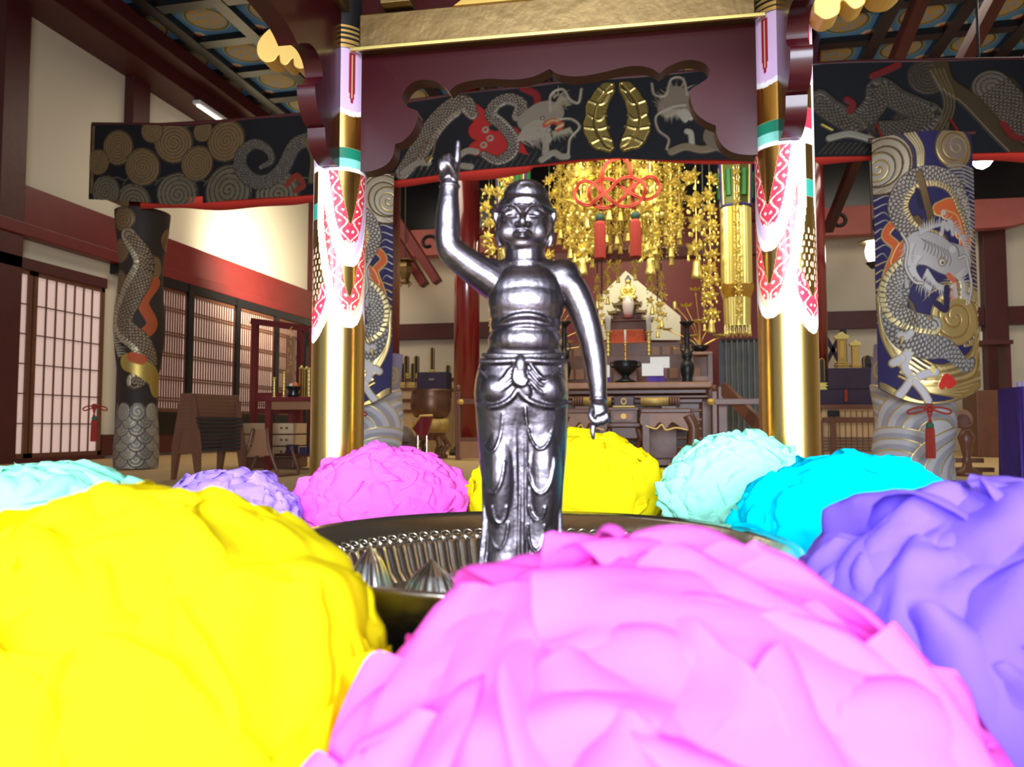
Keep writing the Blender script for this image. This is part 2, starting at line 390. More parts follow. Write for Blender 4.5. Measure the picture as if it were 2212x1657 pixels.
# left wall timber
def wl(y0, y1, z0, z1, t=.07, x=LWX): return (x+t/2, (y0+y1)/2, (z0+z1)/2), (t, y1-y0, z1-z0)
def lz(px, py): q = P(px, py, x=LWX); return q
zt = lz(300, 498).z; zb = lz(300, 585-8).z
mb = MB()
mb.box(*wl(FY0, BWY, 2.56, 2.98, .12)).box(*wl(FY0, BWY, 2.42, 2.56, .16))
struct(mb.build('trim_2', M['redwood'], bevel=.01))
ztop = lz(302, 160).z
mb = MB(); mb.box(*wl(FY0, BWY, ztop, ztop+.30, .16)); struct(mb.build('trim_3', M['darkwood'], bevel=.01))
mb = MB()
for px in (276, 672): y = lz(px, 600).y; mb.box(*wl(y-.16, y+.16, 0, CEIL-.1, .14))
y = lz(12, 200).y; mb.box(*wl(y-.16, y+.16, 0, CEIL-.1, .14))
struct(mb.build('trim_4', M['darkwood'], bevel=.01))
mb = MB(); mb.box((LWX+.25, (FY0+BWY)/2, CEIL-.28), (.5, BWY-FY0, .32)).box((LWX+.62, (FY0+BWY)/2, CEIL-.16), (.24, BWY-FY0, .2))
struct(mb.build('trim_5', M['darkwood'], bevel=.01))
# shoji panels on the left wall (nearest bay) : z .03 .. top
def shoji(name, y0, y1, z0, z1, nx, nz, x=LWX+.09, frame=.05, bw=.012, mfr='brown', zs=None):
    t = bpy.data.objects.new(name, None); COL.objects.link(t); t['kind'] = 'structure'; t.location = (x, y0, z0)
    L = y1-y0; Hh = z1-z0
    MB().box((0, L/2, Hh/2), (.006, L-.02, Hh-.02)).build('window_pane', M['shoji'], t)
    mb = MB()
    mb.box((.012, frame/2, Hh/2), (.036, frame, Hh)).box((.012, L-frame/2, Hh/2), (.036, frame, Hh)).box((.012, L/2, frame/2), (.036, L, frame)).box((.012, L/2, Hh-frame/2), (.036, L, frame))
    mb.build('window_frame', M[mfr], t)
    mb = MB()
    for i in range(1, nx): mb.box((.010, frame+(L-2*frame)*i/nx, Hh/2), (.018, bw, Hh-.02))
    for z in (zs or [frame+(Hh-2*frame)*i/nz for i in range(1, nz)]): mb.box((.012, L/2, z), (.018, L-.02, bw))
    mb.build('lattice', M[mfr], t); return t
yA = lz(46, 800).y; yB = lz(205, 800).y; Lp = yB-yA
zSt = 2.07
for k in range(-3, 1): shoji('window_%d' % (k+4), yA+k*Lp+.01, yA+(k+1)*Lp-.01, .05, zSt, 7, 6)
mb = MB().box(*wl(FY0, yB, zSt, zSt+.12, .14)).box(*wl(FY0, yB, 0, .05, .16)); struct(mb.build('trim_6', M['darkwood']))
# fine lattice doors beyond
ys = [lz(282, 700).y, lz(392, 700).y, lz(497, 700).y, lz(582, 700).y, lz(648, 700).y]
zL0 = lz(450, 893).z; zL1 = 2.30
for k in range(4):
    y0, y1 = ys[k], ys[k+1]; nx = 17; Hh = zL1-zL0
    zs = []
    for q in (.10, .27, .46, .63, .83): zs += [Hh*q-.02, Hh*q+.02]
    shoji('window_%d' % (k+5), y0+.02, y1-.02, zL0, zL1, nx, 0, frame=.05, bw=.020, mfr='brown', zs=zs)
mb = MB()
for y in ys: mb.box(*wl(y-.06, y+.06, 0.0, 2.42, .16))
mb.box(*wl(ys[0], ys[-1], zL0-.30, zL0, .15)).box(*wl(ys[0]-.4, ys[-1]+.3, zL1, 2.44, .15))
struct(mb.build('trim_7', M['black']))
mb = MB().box(*wl(ys[0]-.6, ys[-1]+.3, zL0-.55, zL0-.30, .13)); struct(mb.build('trim_8', M['darkwood']))
mb = MB().box(*wl(ys[-1], BWY, 0, 2.44, .10)); struct(mb.build('trim_9', M['redwood']))
# back wall timber: posts, pink carved tie beam, dark rail
def bz(px, py, y=BWY): return P(px, py, y=y)
mb = MB()
for px in (672, 2140): q = bz(px, 600); mb.box((q.x, BWY-.10, CEIL/2), (.34, .2, CEIL-.1))
struct(mb.build('trim_10', M['darkwood'], bevel=.01))
z1 = bz(900, 702).z; z0 = bz(900, 735).z
mb = MB().box((-.5, BWY-.08, (z0+z1)/2), (12.4, .16, z1-z0)); struct(mb.build('trim_11', M['darkwood']))
# ================================================================= flower pavilion (around the statue)
def CP(lat, dep, z):   # level coordinates from the viewpoint: right, ahead, height above the eye
    return RT*lat + FW*dep + Vector((0, 0, CAM_Z+z))
TH = R_(9.5)                                   # pavilion turned this much against the line of sight
dR, dL = .78, .86
pR = CP((1705-1106)/FPX*dR, dR, 0); pL = CP((729-1106)/FPX*dL, dL, 0)
CX = (pR-pL).normalized(); CX.z = 0; CX.normalize(); CY = Vector((-CX.y, CX.x, 0)); SP = (pR-pL).length; CLEN = .62
pav_rz = math.atan2(CX.y, CX.x)
DECK = CAM_Z-.165
tb = thing('low_table', 'low black lacquered table under the flower pavilion', 'table', (*((pL+pR)/2-CY*CLEN/2).xy, 0), pav_rz)
MB().box((0, 0, DECK-.045), (SP+.24, CLEN+.2, .03)).build('table_top', M['black'], tb, bevel=.004)
for sx in (-1, 1):
    for sy in (-1, 1): MB().box((sx*(SP/2+.06), sy*(CLEN/2+.04), (DECK-.06)/2), (.04, .04, DECK-.06)).build('leg', M['black'], tb)
PAV = thing('flower_pavilion', 'small lacquered canopy on gold painted pillars standing over the bronze statue', 'pavilion', (pL.x, pL.y, 0), pav_rz)
# local: x towards the right pillar, y away from the viewer, z height
def pv(px, py, plane_y=0.0):
    r = ray(px, py); o = Vector((0, 0, CAM_Z)); n = CY; t = ((pL+CY*plane_y)-o).dot(n)/r.dot(n); q = o+r*t
    return ((q-pL).dot(CX), q.z)
MB().box((SP/2, -CLEN/2, DECK-.015), (SP+.16, CLEN+.14, .03)).build('deck', M['black'], PAV, bevel=.003)
PR = .0295
# painted pillars
PM = painted('painted_gold_pillar', .38, .22)
PM.node_tree.nodes['Principled BSDF'].inputs['Coat Weight'].default_value = .3
def pillar(x, y, cth, g, dref, vis=True):
    """cth: direction the first tongue faces (angle in plan, radians); g(v) turns the painter's v scale into height"""
    z0 = DECK; z1 = CAM_Z+.56; c = Canvas(2*PI*PR, z1-z0, .0011, (.85, .56, .16), 1.0)
    th = (c.X/PR) % (2*PI); v = 923-((c.Y+z0)-CAM_Z)/dref*FPX
    rel = (np.degrees(th)+180) % 360-180; q = np.abs(((rel+45) % 90)-45)        # nearest quarter direction
    k = np.round(rel/90).astype(int) % 4; odd = (k % 2 == 1)
    Cc = c.C; Mm = Cc[..., 3]
    def paint(m, col, mt=0.): Cc[m, :3] = col; Cc[m, 3] = mt
    white = (.86, .84, .86); lil = (.66, .47, .72); red = (.60, .035, .07); gold = (.85, .56, .16); or_ = (.90, .28, .03)
    qe = np.minimum(np.abs(rel), 180-np.abs(rel)); qo = 90-qe          # distance to the nearer tongue of each kind
    def tongue(qq, tip, W, v0, p): return qq < W*np.clip((tip-v)/(tip-v0), 0, 1)**p
    def layers(qq, L, v0, sq):
        for tip, W, p_, col, mt in L: paint((tongue(qq, tip, W, v0, p_)) , col, mt)
        (tr, Wr, pr), (tg, Wg, pg) = sq
        wr = Wr*np.clip((tr-v)/(tr-v0), 0, 1)**pr; wg = Wg*np.clip((tg-v)/(tg-v0), 0, 1)**pg; wr = np.minimum(wr, 60); b = (qq < wr) & (qq > wg); t = (qq-wg)/np.maximum(wr-wg, 1)
        wave = .5+.34*np.sin(v*.125); paint(b & (np.abs(t-wave) < 1.5/np.maximum(wr-wg, 8)+.02), (.86, .66, .48))
        ph = (v*.125-PI/2) % (2*PI); dotv = np.minimum(ph, 2*PI-ph)/.125; paint(b & (dotv**2+((t-.25)*(wr-wg))**2 < 9), (.9, .84, .76))
        ph = (v*.125+PI/2) % (2*PI); dotv = np.minimum(ph, 2*PI-ph)/.125; paint(b & (dotv**2+((t-.75)*(wr-wg))**2 < 9), (.9, .84, .76))
    # side quarters: one long flowered tongue
    layers(qo, ((726, 75, .5, white, 0), (708, 66, .5, lil, 0), (690, 56, .5, red, 0), (648, 36, .8, gold, 1.)), 560, ((690, 56, .5), (648, 36, .8)))
    m3 = qo < 32; s3 = np.sin(qo*.55)*np.sin(v*.22); paint(m3 & (v < 630) & (v > 500) & (s3 > .35), (.86, .55, .45))
    m3 = qo < 50
    paint(m3 & (v < 590) & ~((v < 630) & (v > 500) & (s3 > .35)), gold, 1.)
    paint(m3 & (v > 395) & (v < 432), (.02, .28, .20)); paint(m3 & (v < 318), white); paint(m3 & (v < 306), lil); paint(m3 & (v < 285), red); paint(m3 & (v < 240), gold, 1.)
    # front quarters: two nested hanging tongues
    layers(qe, ((692, 78, .42, white, 0), (670, 68, .42, (.90, .64, .38), 0), (652, 58, .40, (.78, .06, .07), 0), (618, 30, .6, gold, 1.)), 450, ((652, 58, .40), (618, 30, .6)))
    layers(qe, ((548, 72, .42, white, 0), (526, 63, .40, lil, 0), (493, 50, .37, red, 0), (450, 31, .8, gold, 1.)), 300, ((493, 50, .37), (450, 31, .8)))
    ev = qe < 47
    # turquoise bands
    paint(ev & (v < 322), white); paint(ev & (v < 312), (.22, .62, .52)); paint(ev & (v < 291), (.01, .19, .11))
    gl = ev & (v < 266); paint(gl, gold, 1.)
    t1 = v+22*(q/45)**2
    paint(t1 < 188, white); paint(t1 < 176, lil); paint((t1 < 176) & (q < 8*np.sqrt(np.clip((158-v)/40, 0, 1))+0) & (v > 34), (.28, .01, .03)); paint((q < 1.6) & (v < 145) & (v > 40), (.7, .5, .25))
    paint(v < 26, (.01, .01, .012))
    for a in (20, 8, -4, -16, -28): paint(np.abs(v-a) < 3, gold, .7)
    c.Z[...] = 0; c.Z[v < 26] = .0006
    def fn(X, Y):
        a = X/PR+cth; return x+PR*np.cos(a), y+PR*np.sin(a), Y+z0, np.cos(a), np.sin(a), 0*a
    return c.build('pillar', fn, PM, PAV)
pillar(SP, 0, R_(-135), None, dR); pillar(0, 0, R_(-45), None, dR)
pillar(SP, -CLEN, R_(135), None, dR); pillar(0, -CLEN, R_(45), None, dR)
# beams
zb0 = pv(1200, 72, -.026)[1]; zb1 = zb0+.040
for y, nm in ((0, 1), (-CLEN, 1)):
    s = -1 if y == 0 else -1
    MB().box((SP/2, y-.006, (zb0+zb1)/2+.002), (SP-2*PR, .036, zb1-zb0)).build('beam', M['dullgold'], PAV, bevel=.0015)
MB().box((SP/2, -.0255, zb0+.0015), (SP-.04, .004, .004)).build('gilt_edge', M['goldy'], PAV, bevel=.0008)
for x in (0, SP):
    MB().box((x, -CLEN/2, zb0+.068), (.036, CLEN-.03, .046)).build('beam', M['dullgold'], PAV, bevel=.0015)
MB().box((SP/2, .004, zb1+.05), (SP-PR, .03, .10)).build('frieze_board', M['lacquer'], PAV)
for x in (.075, SP-.075):
    MB().box((x, -.022, zb1+.018), (.034, .03, .026)).box((x, -.022, zb1+.034), (.046, .04, .008)).build('bracket_block', M['dullgold'], PAV, bevel=.001)
mb = MB()
cxp = pv(1095, 0)[0]
mb.prism([(cxp-.055, zb1), (cxp-.040, zb1+.010), (cxp-.018, zb1+.006), (cxp, zb1+.022), (cxp+.03, zb1+.018), (cxp+.045, zb1+.022), (cxp+.06, zb1)], .01, (0, -.018, 0))
mb.build('carved_ornament', M['goldp'], PAV, bevel=.001)
mb = MB()
for k in range(3): mb.tube([(cxp+.022+.013*k+.007*math.cos(a), -.034, zb1+.012+.007*math.sin(a)) for a in np.linspace(0, 2*PI, 17)[:-1]], .0013, 6, closed=True)
mb.build('scroll_work', M['goldy'], PAV)
# roof, out of view; its pale colour is there to brighten the basin's reflection
MB().box((SP/2, -CLEN/2, CAM_Z+.585), (SP+.30, CLEN+.30, .03)).build('roof', M['board'], PAV, bevel=.004)
# cusped boards
edge = [(788, 376), (808, 376), (838, 364), (854, 345), (860, 318), (876, 312), (895, 293), (906, 269), (908, 250), (900, 244), (887, 239), (873, 220), (878.6, 206), (892, 190), (914, 181), (941, 183), (963, 194), (975, 206), (990, 193), (1012, 185), (1052, 179), (1093, 180), (1125, 180), (1158, 173), (1189, 158), (1208, 169), (1246, 174), (1291, 168), (1351, 154), (1383, 152), (1408, 158), (1424, 168), (1440, 155), (1468, 142.5), (1493, 139), (1519, 146), (1531.5, 161.5), (1527, 177), (1509, 190), (1490, 203), (1490, 222), (1500, 250), (1522, 269), (1544, 279), (1547, 301), (1560, 323), (1582, 337), (1614, 342), (1640, 340)]
cusps = {4, 9, 11, 17, 24, 31, 43}
pts = [pv(*e) for e in edge]; out = []; seg = [pts[0]]
segs = []; cur = [pts[0]]
for i in range(1, len(pts)):
    cur.append(pts[i])
    if i in cusps: segs.append(cur); cur = [pts[i]]
segs.append(cur)
for sg in segs: out += spl(sg, 5)[:-1]
out.append(pts[-1])
def board_mesh(o2, x0, x1, ztop, o, U, t):
    """cusped board between x0 and x1: quads hanging from ztop down to the cusped edge would fold at overhangs, so one n-gon"""
    poly = [(x0, ztop), (x0, o2[0][1])]+o2+[(x1, o2[-1][1]), (x1, ztop)]
    return MB().prism(poly, t, o, U)
board_mesh(out, out[0][0]-.002, out[-1][0]+.004, zb0+.004, (0, .010, 0), (1, 0, 0), .020).build('cusped_board', M['lacquer'], PAV, auto=50)
board_mesh(out, out[0][0]-.002, out[-1][0]+.004, zb0+.004, (0, -CLEN+.010, 0), (1, 0, 0), .020).build('cusped_board', M['lacquer'], PAV, auto=50)  # unseen front side, added to shade the rear beam and pillar tops
# side boards: the same profile, running towards the viewer
half = [p for p in out if p[0] < pv(1189, 158)[0]]
m0 = half[0][0]
pro = [(p[0]-m0+PR*.98, p[1]) for p in half]                            # distance from the pillar axis
L2 = CLEN/2; kx = (L2)/(pro[-1][0])
side = [(a if a < .12 else .12+(a-.12)*(L2-.12)/(pro[-1][0]-.12), b) for a, b in pro]
side += [(2*L2-a, b) for a, b in reversed(side)]
for x in (0, SP):
    o = board_mesh(side, side[0][0]-.003, side[-1][0]+.003, zb0+.046, (x+.010 if x else -.010, 0, 0), (0, -1, 0), -.020 if x == 0 else .020)
    o.build('cusped_board', M['lacquer'], PAV, auto=50)
# scrolled beam ends (nosings) pointing outwards from the pillars
def nosing(x, sgn, zc, k=1.0):
    pr = [(0, .026), (.020, .030), (.038, .028), (.054, .020), (.066, .006), (.066, -.010), (.056, -.020), (.044, -.019), (.038, -.012), (.036, -.022), (.028, -.026), (.020, -.018), (.018, -.028), (.008, -.032), (0, -.026)]
    pr = [(a*k*sgn, b*k) for a, b in spl(pr, 3)]
    MB().prism(pr, .026 if True else 0, (x+sgn*PR*.8, -.013, zc), (1, 0, 0)).build('scrolled_beam_end', M['goldp'], PAV, bevel=.0015)
    sp_ = [(sgn*k*(.046+(.0145-.0025*t)*math.cos(t)), k*(.002+(.0145-.0025*t)*math.sin(t))) for t in np.linspace(.4, 5.2, 22)]
    MB().tube([(x+sgn*PR*.8+a, -.0135-0.026*0, zc+b) for a, b in sp_], .0008, 5).build('scroll_line', M['brown'], PAV)
nosing(0, -1, pv(640, 118)[1]-.008, .92)
nosing(SP, 1, pv(1800, 10)[1]+.008, 1.35)
# ================================================================= bronze statue
SD = .50; K = SD/FPX
SX, SPY = 1130, 1243
SB = CP((SX-1106)/FPX*SD, SD, 0); SB.z = CAM_Z-(SPY-923)*K
ST = thing('bronze_statue', 'dark bronze standing child figure, right arm raised and pointing up, in a draped skirt', 'statue', SB, YAW)
def q(px, py, w=0.): return Vector(((px-SX)*K, -w*K, (SPY-py)*K))       # w: towards the viewer, in the same units
def fused(name, mb, vox, m, smooth=4, post=None, parent=ST):
    me = bpy.data.meshes.new(name); me.from_pydata(mb.v, [], mb.f); o = bpy.data.objects.new(name, me); COL.objects.link(o)
    bm = bmesh.new(); bm.from_mesh(me); bmesh.ops.recalc_face_normals(bm, faces=bm.faces); bm.to_mesh(me); bm.free()
    r = o.modifiers.new('r', 'REMESH'); r.mode = 'VOXEL'; r.voxel_size = vox
    s_ = o.modifiers.new('s', 'SMOOTH'); s_.factor = .5; s_.iterations = smooth
    dg = bpy.context.evaluated_depsgraph_get(); dg.update(); m2 = bpy.data.meshes.new_from_object(o.evaluated_get(dg))
    o.modifiers.clear(); o.data = m2; bpy.data.meshes.remove(me); m2.name = name
    if post:
        co = np.zeros(len(m2.vertices)*3, np.float32); m2.vertices.foreach_get('co', co); co = co.reshape(-1, 3); co = post(co); m2.vertices.foreach_set('co', co.ravel().astype(np.float32)); m2.update()
    m2.materials.clear(); m2.materials.append(m); m2.polygons.foreach_set('use_smooth', [True]*len(m2.polygons))
    if parent: o.parent = parent
    return o
def T(mb, pts, n=20, flat=1.0, up=None):
    """pts: (px,py,w,r)"""
    pp = spl([(p[0], p[1], p[2], p[3]) for p in pts], 5)
    mb.tube([q(a, b, c) for a, b, c, d in pp], [max(.2, d)*K for a, b, c, d in pp], n, flat=flat, up=up)
    for e in (pp[0], pp[-1]): mb.ball(q(*e[:3]), e[3]*K*.999, 16, 10)
def E(mb, px, py, w, rx, ry, rw, tilt=0.):
    mb.ball(q(px, py, w), (rx*K, rw*K, ry*K), 28, 18, Matrix.Rotation(R_(tilt), 3, 'Y'))
body = MB()
# torso
E(body, 1136, 636, -2, 84, 80, 56); E(body, 1136, 652, 8, 83, 62, 53); E(body, 1136, 626, 12, 80, 52, 44); E(body, 1136, 674, 6, 80, 46, 50)
E(body, 1136, 590, -8, 92, 42, 42); E(body, 1058, 592, -6, 40, 38, 36); E(body, 1214, 598, -6, 44, 42, 38)
E(body, 1136, 704, 2, 78, 60, 54); E(body, 1134, 738, 12, 80, 50, 60); E(body, 1132, 770, 6, 84, 48, 58)
T(body, [(1066, 712, 18, 5), (1100, 694, 50, 6), (1136, 688, 58, 7), (1172, 694, 50, 6), (1206, 714, 16, 5)])
T(body, [(1064, 730, 22, 4), (1100, 716, 54, 6), (1136, 711, 64, 6), (1172, 716, 54, 6), (1208, 734, 20, 4)])
# neck
T(body, [(1134, 580, -8, 46), (1134, 552, -8, 45), (1134, 520, -8, 45)])
for yy, rr in ((557, 43), (568, 47)): body.tube([q(1134+rr*math.cos(a), yy-4*math.sin(a)*0, -8+rr*.94*math.sin(a)) for a in np.linspace(0, 2*PI, 33)[:-1]], 2.4*K, 8, closed=True)
# head: broad round child's face
E(body, 1134, 478, -4, 60, 64, 58); E(body, 1131, 503, 2, 54, 44, 50); E(body, 1130, 528, 12, 36, 22, 32)
E(body, 1102, 504, 30, 26, 24, 16); E(body, 1158, 504, 30, 26, 24, 16)
E(body, 1130, 462, 14, 50, 30, 40)
# brows, lids, nose, lips
T(body, [(1081, 462, 36, 2.2), (1092, 452, 45, 2.4), (1108, 451, 52, 2.6), (1120, 462, 56, 2.6), (1123, 472, 57, 2)])
T(body, [(1177, 462, 36, 2.2), (1166, 452, 45, 2.4), (1150, 451, 52, 2.6), (1138, 462, 56, 2.6), (1135, 472, 57, 2)])
E(body, 1103, 467, 40, 17, 8, 10, -4); E(body, 1155, 467, 40, 17, 8, 10, 4)
T(body, [(1084, 471, 43, 1.6), (1096, 476, 52, 2.2), (1112, 476, 54, 2.2), (1121, 472, 50, 1.6)]); T(body, [(1174, 471, 43, 1.6), (1162, 476, 52, 2.2), (1146, 476, 54, 2.2), (1137, 472, 50, 1.6)])
T(body, [(1129, 462, 52, 4.5), (1129, 476, 58, 6), (1128, 488, 66, 8), (1128, 494, 66, 8)]); E(body, 1118, 494, 56, 7.5, 6, 8); E(body, 1139, 494, 56, 7.5, 6, 8)
T(body, [(1110, 514, 48, 2), (1120, 508, 57, 4), (1128, 510, 60, 3.6), (1136, 508, 57, 4), (1147, 514, 48, 2)]); T(body, [(1114, 518, 49, 2), (1128, 520, 57, 5), (1143, 518, 49, 2)])
E(body, 1128, 443, 49, 4.5, 4.5, 6)
# ears with long lobes
for s in (-1, 1):
    x = 1134+s*57
    T(body, [(x, 452, -6, 5), (x+s*6, 446, -8, 6), (x+s*7, 462, -10, 7), (x+s*2, 482, -8, 6), (x+s*1, 508, -4, 7), (x-s*3, 526, -2, 6)]); E(body, x-s*3, 485, -8, 6, 34, 12)
# raised arm
T(body, [(1066, 606, -2, 40), (1035, 586, 4, 37), (1000, 562, 10, 33), (976, 541, 14, 31), (968, 520, 16, 29), (967, 488, 18, 27), (968, 450, 20, 24.5), (970, 415, 20, 21), (971, 400, 20, 21)])
body.tube([q(971+22*math.cos(a), 401, 20+21*math.sin(a)) for a in np.linspace(0, 2*PI, 25)[:-1]], 2.2*K, 8, closed=True)
E(body, 970, 378, 20, 23, 25, 17); E(body, 972, 358, 20, 21, 18, 15)
T(body, [(984, 362, 20, 8.5), (987, 340, 22, 8), (988, 322, 22, 7), (989, 304, 22, 5.5)], 14)                # index, pointing up
for k, (x, y0) in enumerate(((972, 344), (962, 348), (954, 356))): T(body, [(x+3, 370, 30, 6.5), (x, y0, 34, 7), (x-1, y0-1, 42, 7), (x+1, y0+16, 46, 6.5), (x+3, y0+26, 40, 5.5)], 12)
T(body, [(984, 386, 32, 8), (978, 372, 42, 7), (970, 362, 48, 6.5), (964, 356, 48, 5)], 12)                   # thumb over the curled fingers
# lowered arm
T(body, [(1216, 606, -4, 38), (1240, 628, -4, 35), (1262, 676, -2, 31), (1276, 726, 2, 28), (1284, 770, 8, 25.5), (1289, 820, 14, 21.5), (1291, 856, 16, 18.5), (1291, 866, 16, 18.5)])
body.tube([q(1291+19.5*math.cos(a), 862, 16+19*math.sin(a)) for a in np.linspace(0, 2*PI, 25)[:-1]], 2.0*K, 8, closed=True)
E(body, 1291, 888, 18, 21, 25, 14); E(body, 1292, 905, 18, 21, 12, 13)
T(body, [(1280, 908, 22, 7.5), (1278, 922, 26, 7), (1277, 934, 28, 6), (1278, 946, 28, 4.5)], 14)             # index, pointing down
for k, (x, y0) in enumerate(((1289, 916), (1298, 914), (1306, 909))): T(body, [(x, 902, 22, 6.5), (x, y0, 28, 6.8), (x, y0-4, 36, 6.5), (x-1, y0-14, 36, 5.5)], 12)
T(body, [(1276, 884, 26, 7), (1272, 898, 32, 6.5), (1279, 910, 35, 6), (1288, 914, 36, 5)], 12)
def face_post(co):
    return co
fused('body', body, .00062, M['bronze'], 7)
hair = MB()
E(hair, 1134, 468, -16, 65, 60, 62); E(hair, 1136, 418, -8, 51, 40, 48); E(hair, 1134, 438, -10, 60, 32, 56)
hair2 = MB()
for (r1, y1, tr) in ((61, 446, 7), (56, 433, 6)): hair.tube([q(1134+r1*math.cos(a), y1+4*abs(math.cos(a)), -12+(r1-2)*math.sin(a)) for a in np.linspace(0, 2*PI, 41)[:-1]], tr*K, 10, closed=True)
T(hair, [(1096, 446, 32, 4), (1112, 438, 44, 6), (1134, 436, 48, 6.5), (1156, 438, 44, 6), (1172, 446, 32, 4)])
sw = [(1134+(4+t*3.2)*math.cos(t), 408+(3+t*2.3)*math.sin(t), 37-t*1.6, 4.5) for t in np.linspace(.3, 8.2, 16)]; T(hair, sw, 10)
def cut_face(co):
    # hair stays behind the hairline
    x = co[:, 0]/K+SX; z = SPY-co[:, 2]/K; w_ = -co[:, 1]/K
    m = (z > 449) & (w_ > -4); co[m, 1] = co[m, 1]+(w_[m]+4)*K*np.clip((z[m]-449)/5, 0, 1); return co
fused('hair', hair, .0008, M['bronze'], 4, cut_face)
# skirt: one solid from shaped rings, then folds
robe = MB()
rings_ = [(772, 1133, 88, 60), (790, 1130, 96, 66), (820, 1127, 100, 70), (850, 1126, 102, 70), (880, 1127, 100, 66), (920, 1128, 98, 62), (980, 1129, 94, 58), (1040, 1129, 88, 54), (1100, 1129, 84, 50), (1150, 1130, 84, 48), (1185, 1132, 88, 50), (1210, 1132, 94, 54), (1232, 1132, 100, 58)]
v = []; f = []; n = 64
for (y, cx, rx, rw) in rings_:
    for i in range(n):
        a = 2*PI*i/n; k = 1.0
        sx = math.copysign(abs(math.cos(a))**.86, math.cos(a)); sy = math.copysign(abs(math.sin(a))**.86, math.sin(a))
        lo = max(0, min(1, (y-885)/60.)); front = max(0, math.sin(a))
        g = 1-.20*lo*math.exp(-((math.cos(a))/.20)**2)*front      # groove between the legs
        v.append(q(cx+rx*sx, y, rw*sy*g))
for j in range(len(rings_)-1):
    for i in range(n): f.append((j*n+i, j*n+(i+1) % n, (j+1)*n+(i+1) % n, (j+1)*n+i))
f.append(tuple(range(n))); f.append(tuple((len(rings_)-1)*n+i for i in range(n-1, -1, -1)))
robe.add(v, f)
E(robe, 1083, 1010, 16, 40, 150, 46); E(robe, 1172, 1010, 16, 42, 150, 46)      # the legs showing through the cloth
for s in (-1, 1):
    T(robe, [(1128+s*14, 890, 56, 4), (1128+s*15, 960, 50, 4.5), (1128+s*13, 1060, 44, 4.5), (1128+s*13, 1150, 40, 4), (1128+s*20, 1220, 44, 5)], 8)
T(robe, [(1128, 895, 52, 5), (1128, 1040, 40, 7), (1128, 1220, 40, 7)], 8)
for x0, x1 in ((1044, 1046), (1054, 1052), (1214, 1208), (1204, 1198)): T(robe, [(x0-4 if x0 < 1128 else x0+4, 880, 22, 4), (x0, 1000, 24, 4.5), (x1, 1120, 24, 4), (x1+(x1-1128)*.12, 1228, 30, 5)], 8)
# over-fold with its hem and the knotted sash
of = [(1033, 868), (1060, 880), (1085, 876), (1106, 862), (1118, 846), (1128, 858), (1142, 868), (1165, 877), (1195, 880), (1222, 870)]
def wf(x): return 72*math.sqrt(max(.05, 1-((x-1128)/104)**2))
T(robe, [(x, y, wf(x)-1, 5) for x, y in of], 10)
for k in range(9):
    t = k/9.; T(robe, [(1036+6*t, 800+60*t, wf(1040)+2, 3), (1075, 838+26*t-6, wf(1075)+1, 4.5), (1112-2*t, 792+52*t, wf(1105)+2, 3)], 8) if k % 3 == 0 else None
for k in range(3): T(robe, [(1142, 790+18*k, wf(1142)+1, 3), (1172, 822+15*k, wf(1172)+2, 4), (1212, 796+18*k, wf(1212)+3, 3)], 8)
T(robe, [(1040, 784, 44, 6), (1075, 786, 60, 6.5), (1128, 784, 70, 7), (1180, 786, 62, 6.5), (1218, 784, 44, 6)], 10)
T(robe, [(1046, 770, 40, 5), (1075, 772, 56, 5.5), (1128, 774, 68, 6), (1180, 772, 58, 5.5), (1214, 770, 40, 5)], 10)
E(robe, 1124, 796, 72, 13, 22, 9); E(robe, 1122, 822, 74, 15, 20, 7, 12); E(robe, 1132, 842, 72, 12, 20, 6, -28); T(robe, [(1112, 800, 76, 2), (1110, 825, 78, 3), (1128, 836, 78, 4), (1138, 824, 78, 3)], 8)
E(robe, 1080, 842, 34, 44, 42, 36); E(robe, 1176, 844, 34, 46, 42, 36)
# looped fold lines down each leg
def loop(cx, yb, hw, dep, r=2.6):
    return [(cx+hw*math.sin(a), yb-dep*(1-math.cos(a)), 0, r) for a in np.linspace(-1.45, 1.45, 13)]
def front(px, py):
    j = min(max(np.searchsorted([r[0] for r in rings_], py), 1), len(rings_)-1); t = (py-rings_[j-1][0])/(rings_[j][0]-rings_[j-1][0])
    rx = rings_[j-1][2]+(rings_[j][2]-rings_[j-1][2])*t; rw = rings_[j-1][3]+(rings_[j][3]-rings_[j-1][3])*t; cx = rings_[j-1][1]
    w1 = rw*math.sqrt(max(.02, 1-min(.98, abs((px-cx)/rx)**2.2)))
    for ex, erx in ((1083, 40), (1172, 42)):
        u = ((px-ex)/erx)**2+((py-1010)/150)**2
        if u < 1: w1 = max(w1, 16+46*math.sqrt(1-u))
    return w1
for cx, yb, hw, dep in ((1062, 974, 25, 90), (1165, 968, 32, 100), (1064, 1060, 26, 74), (1165, 1060, 30, 84), (1080, 1122, 16, 40), (1158, 1116, 16, 30), (1078, 1176, 20, 60), (1156, 1180, 18, 60)):
    L = [(a, b, front(a, b)+.6, c) for a, b, _, c in loop(cx, yb, hw, dep)]
    T(robe, L, 8)
fused('skirt', robe, .0007, M['bronze'], 2)
base = MB()
E(base, 1132, 1246, 10, 120, 22, 90); E(base, 1076, 1226, 58, 20, 14, 34, 0); E(base, 1186, 1226, 58, 20, 14, 34, 0)
for k in range(5): E(base, 1060+7.5*k, 1232, 92-abs(k-1)*3, 4.5, 5, 8); E(base, 1170+7.5*k, 1232, 92-abs(k-3)*3, 4.5, 5, 8)
rnd = random.Random(3)
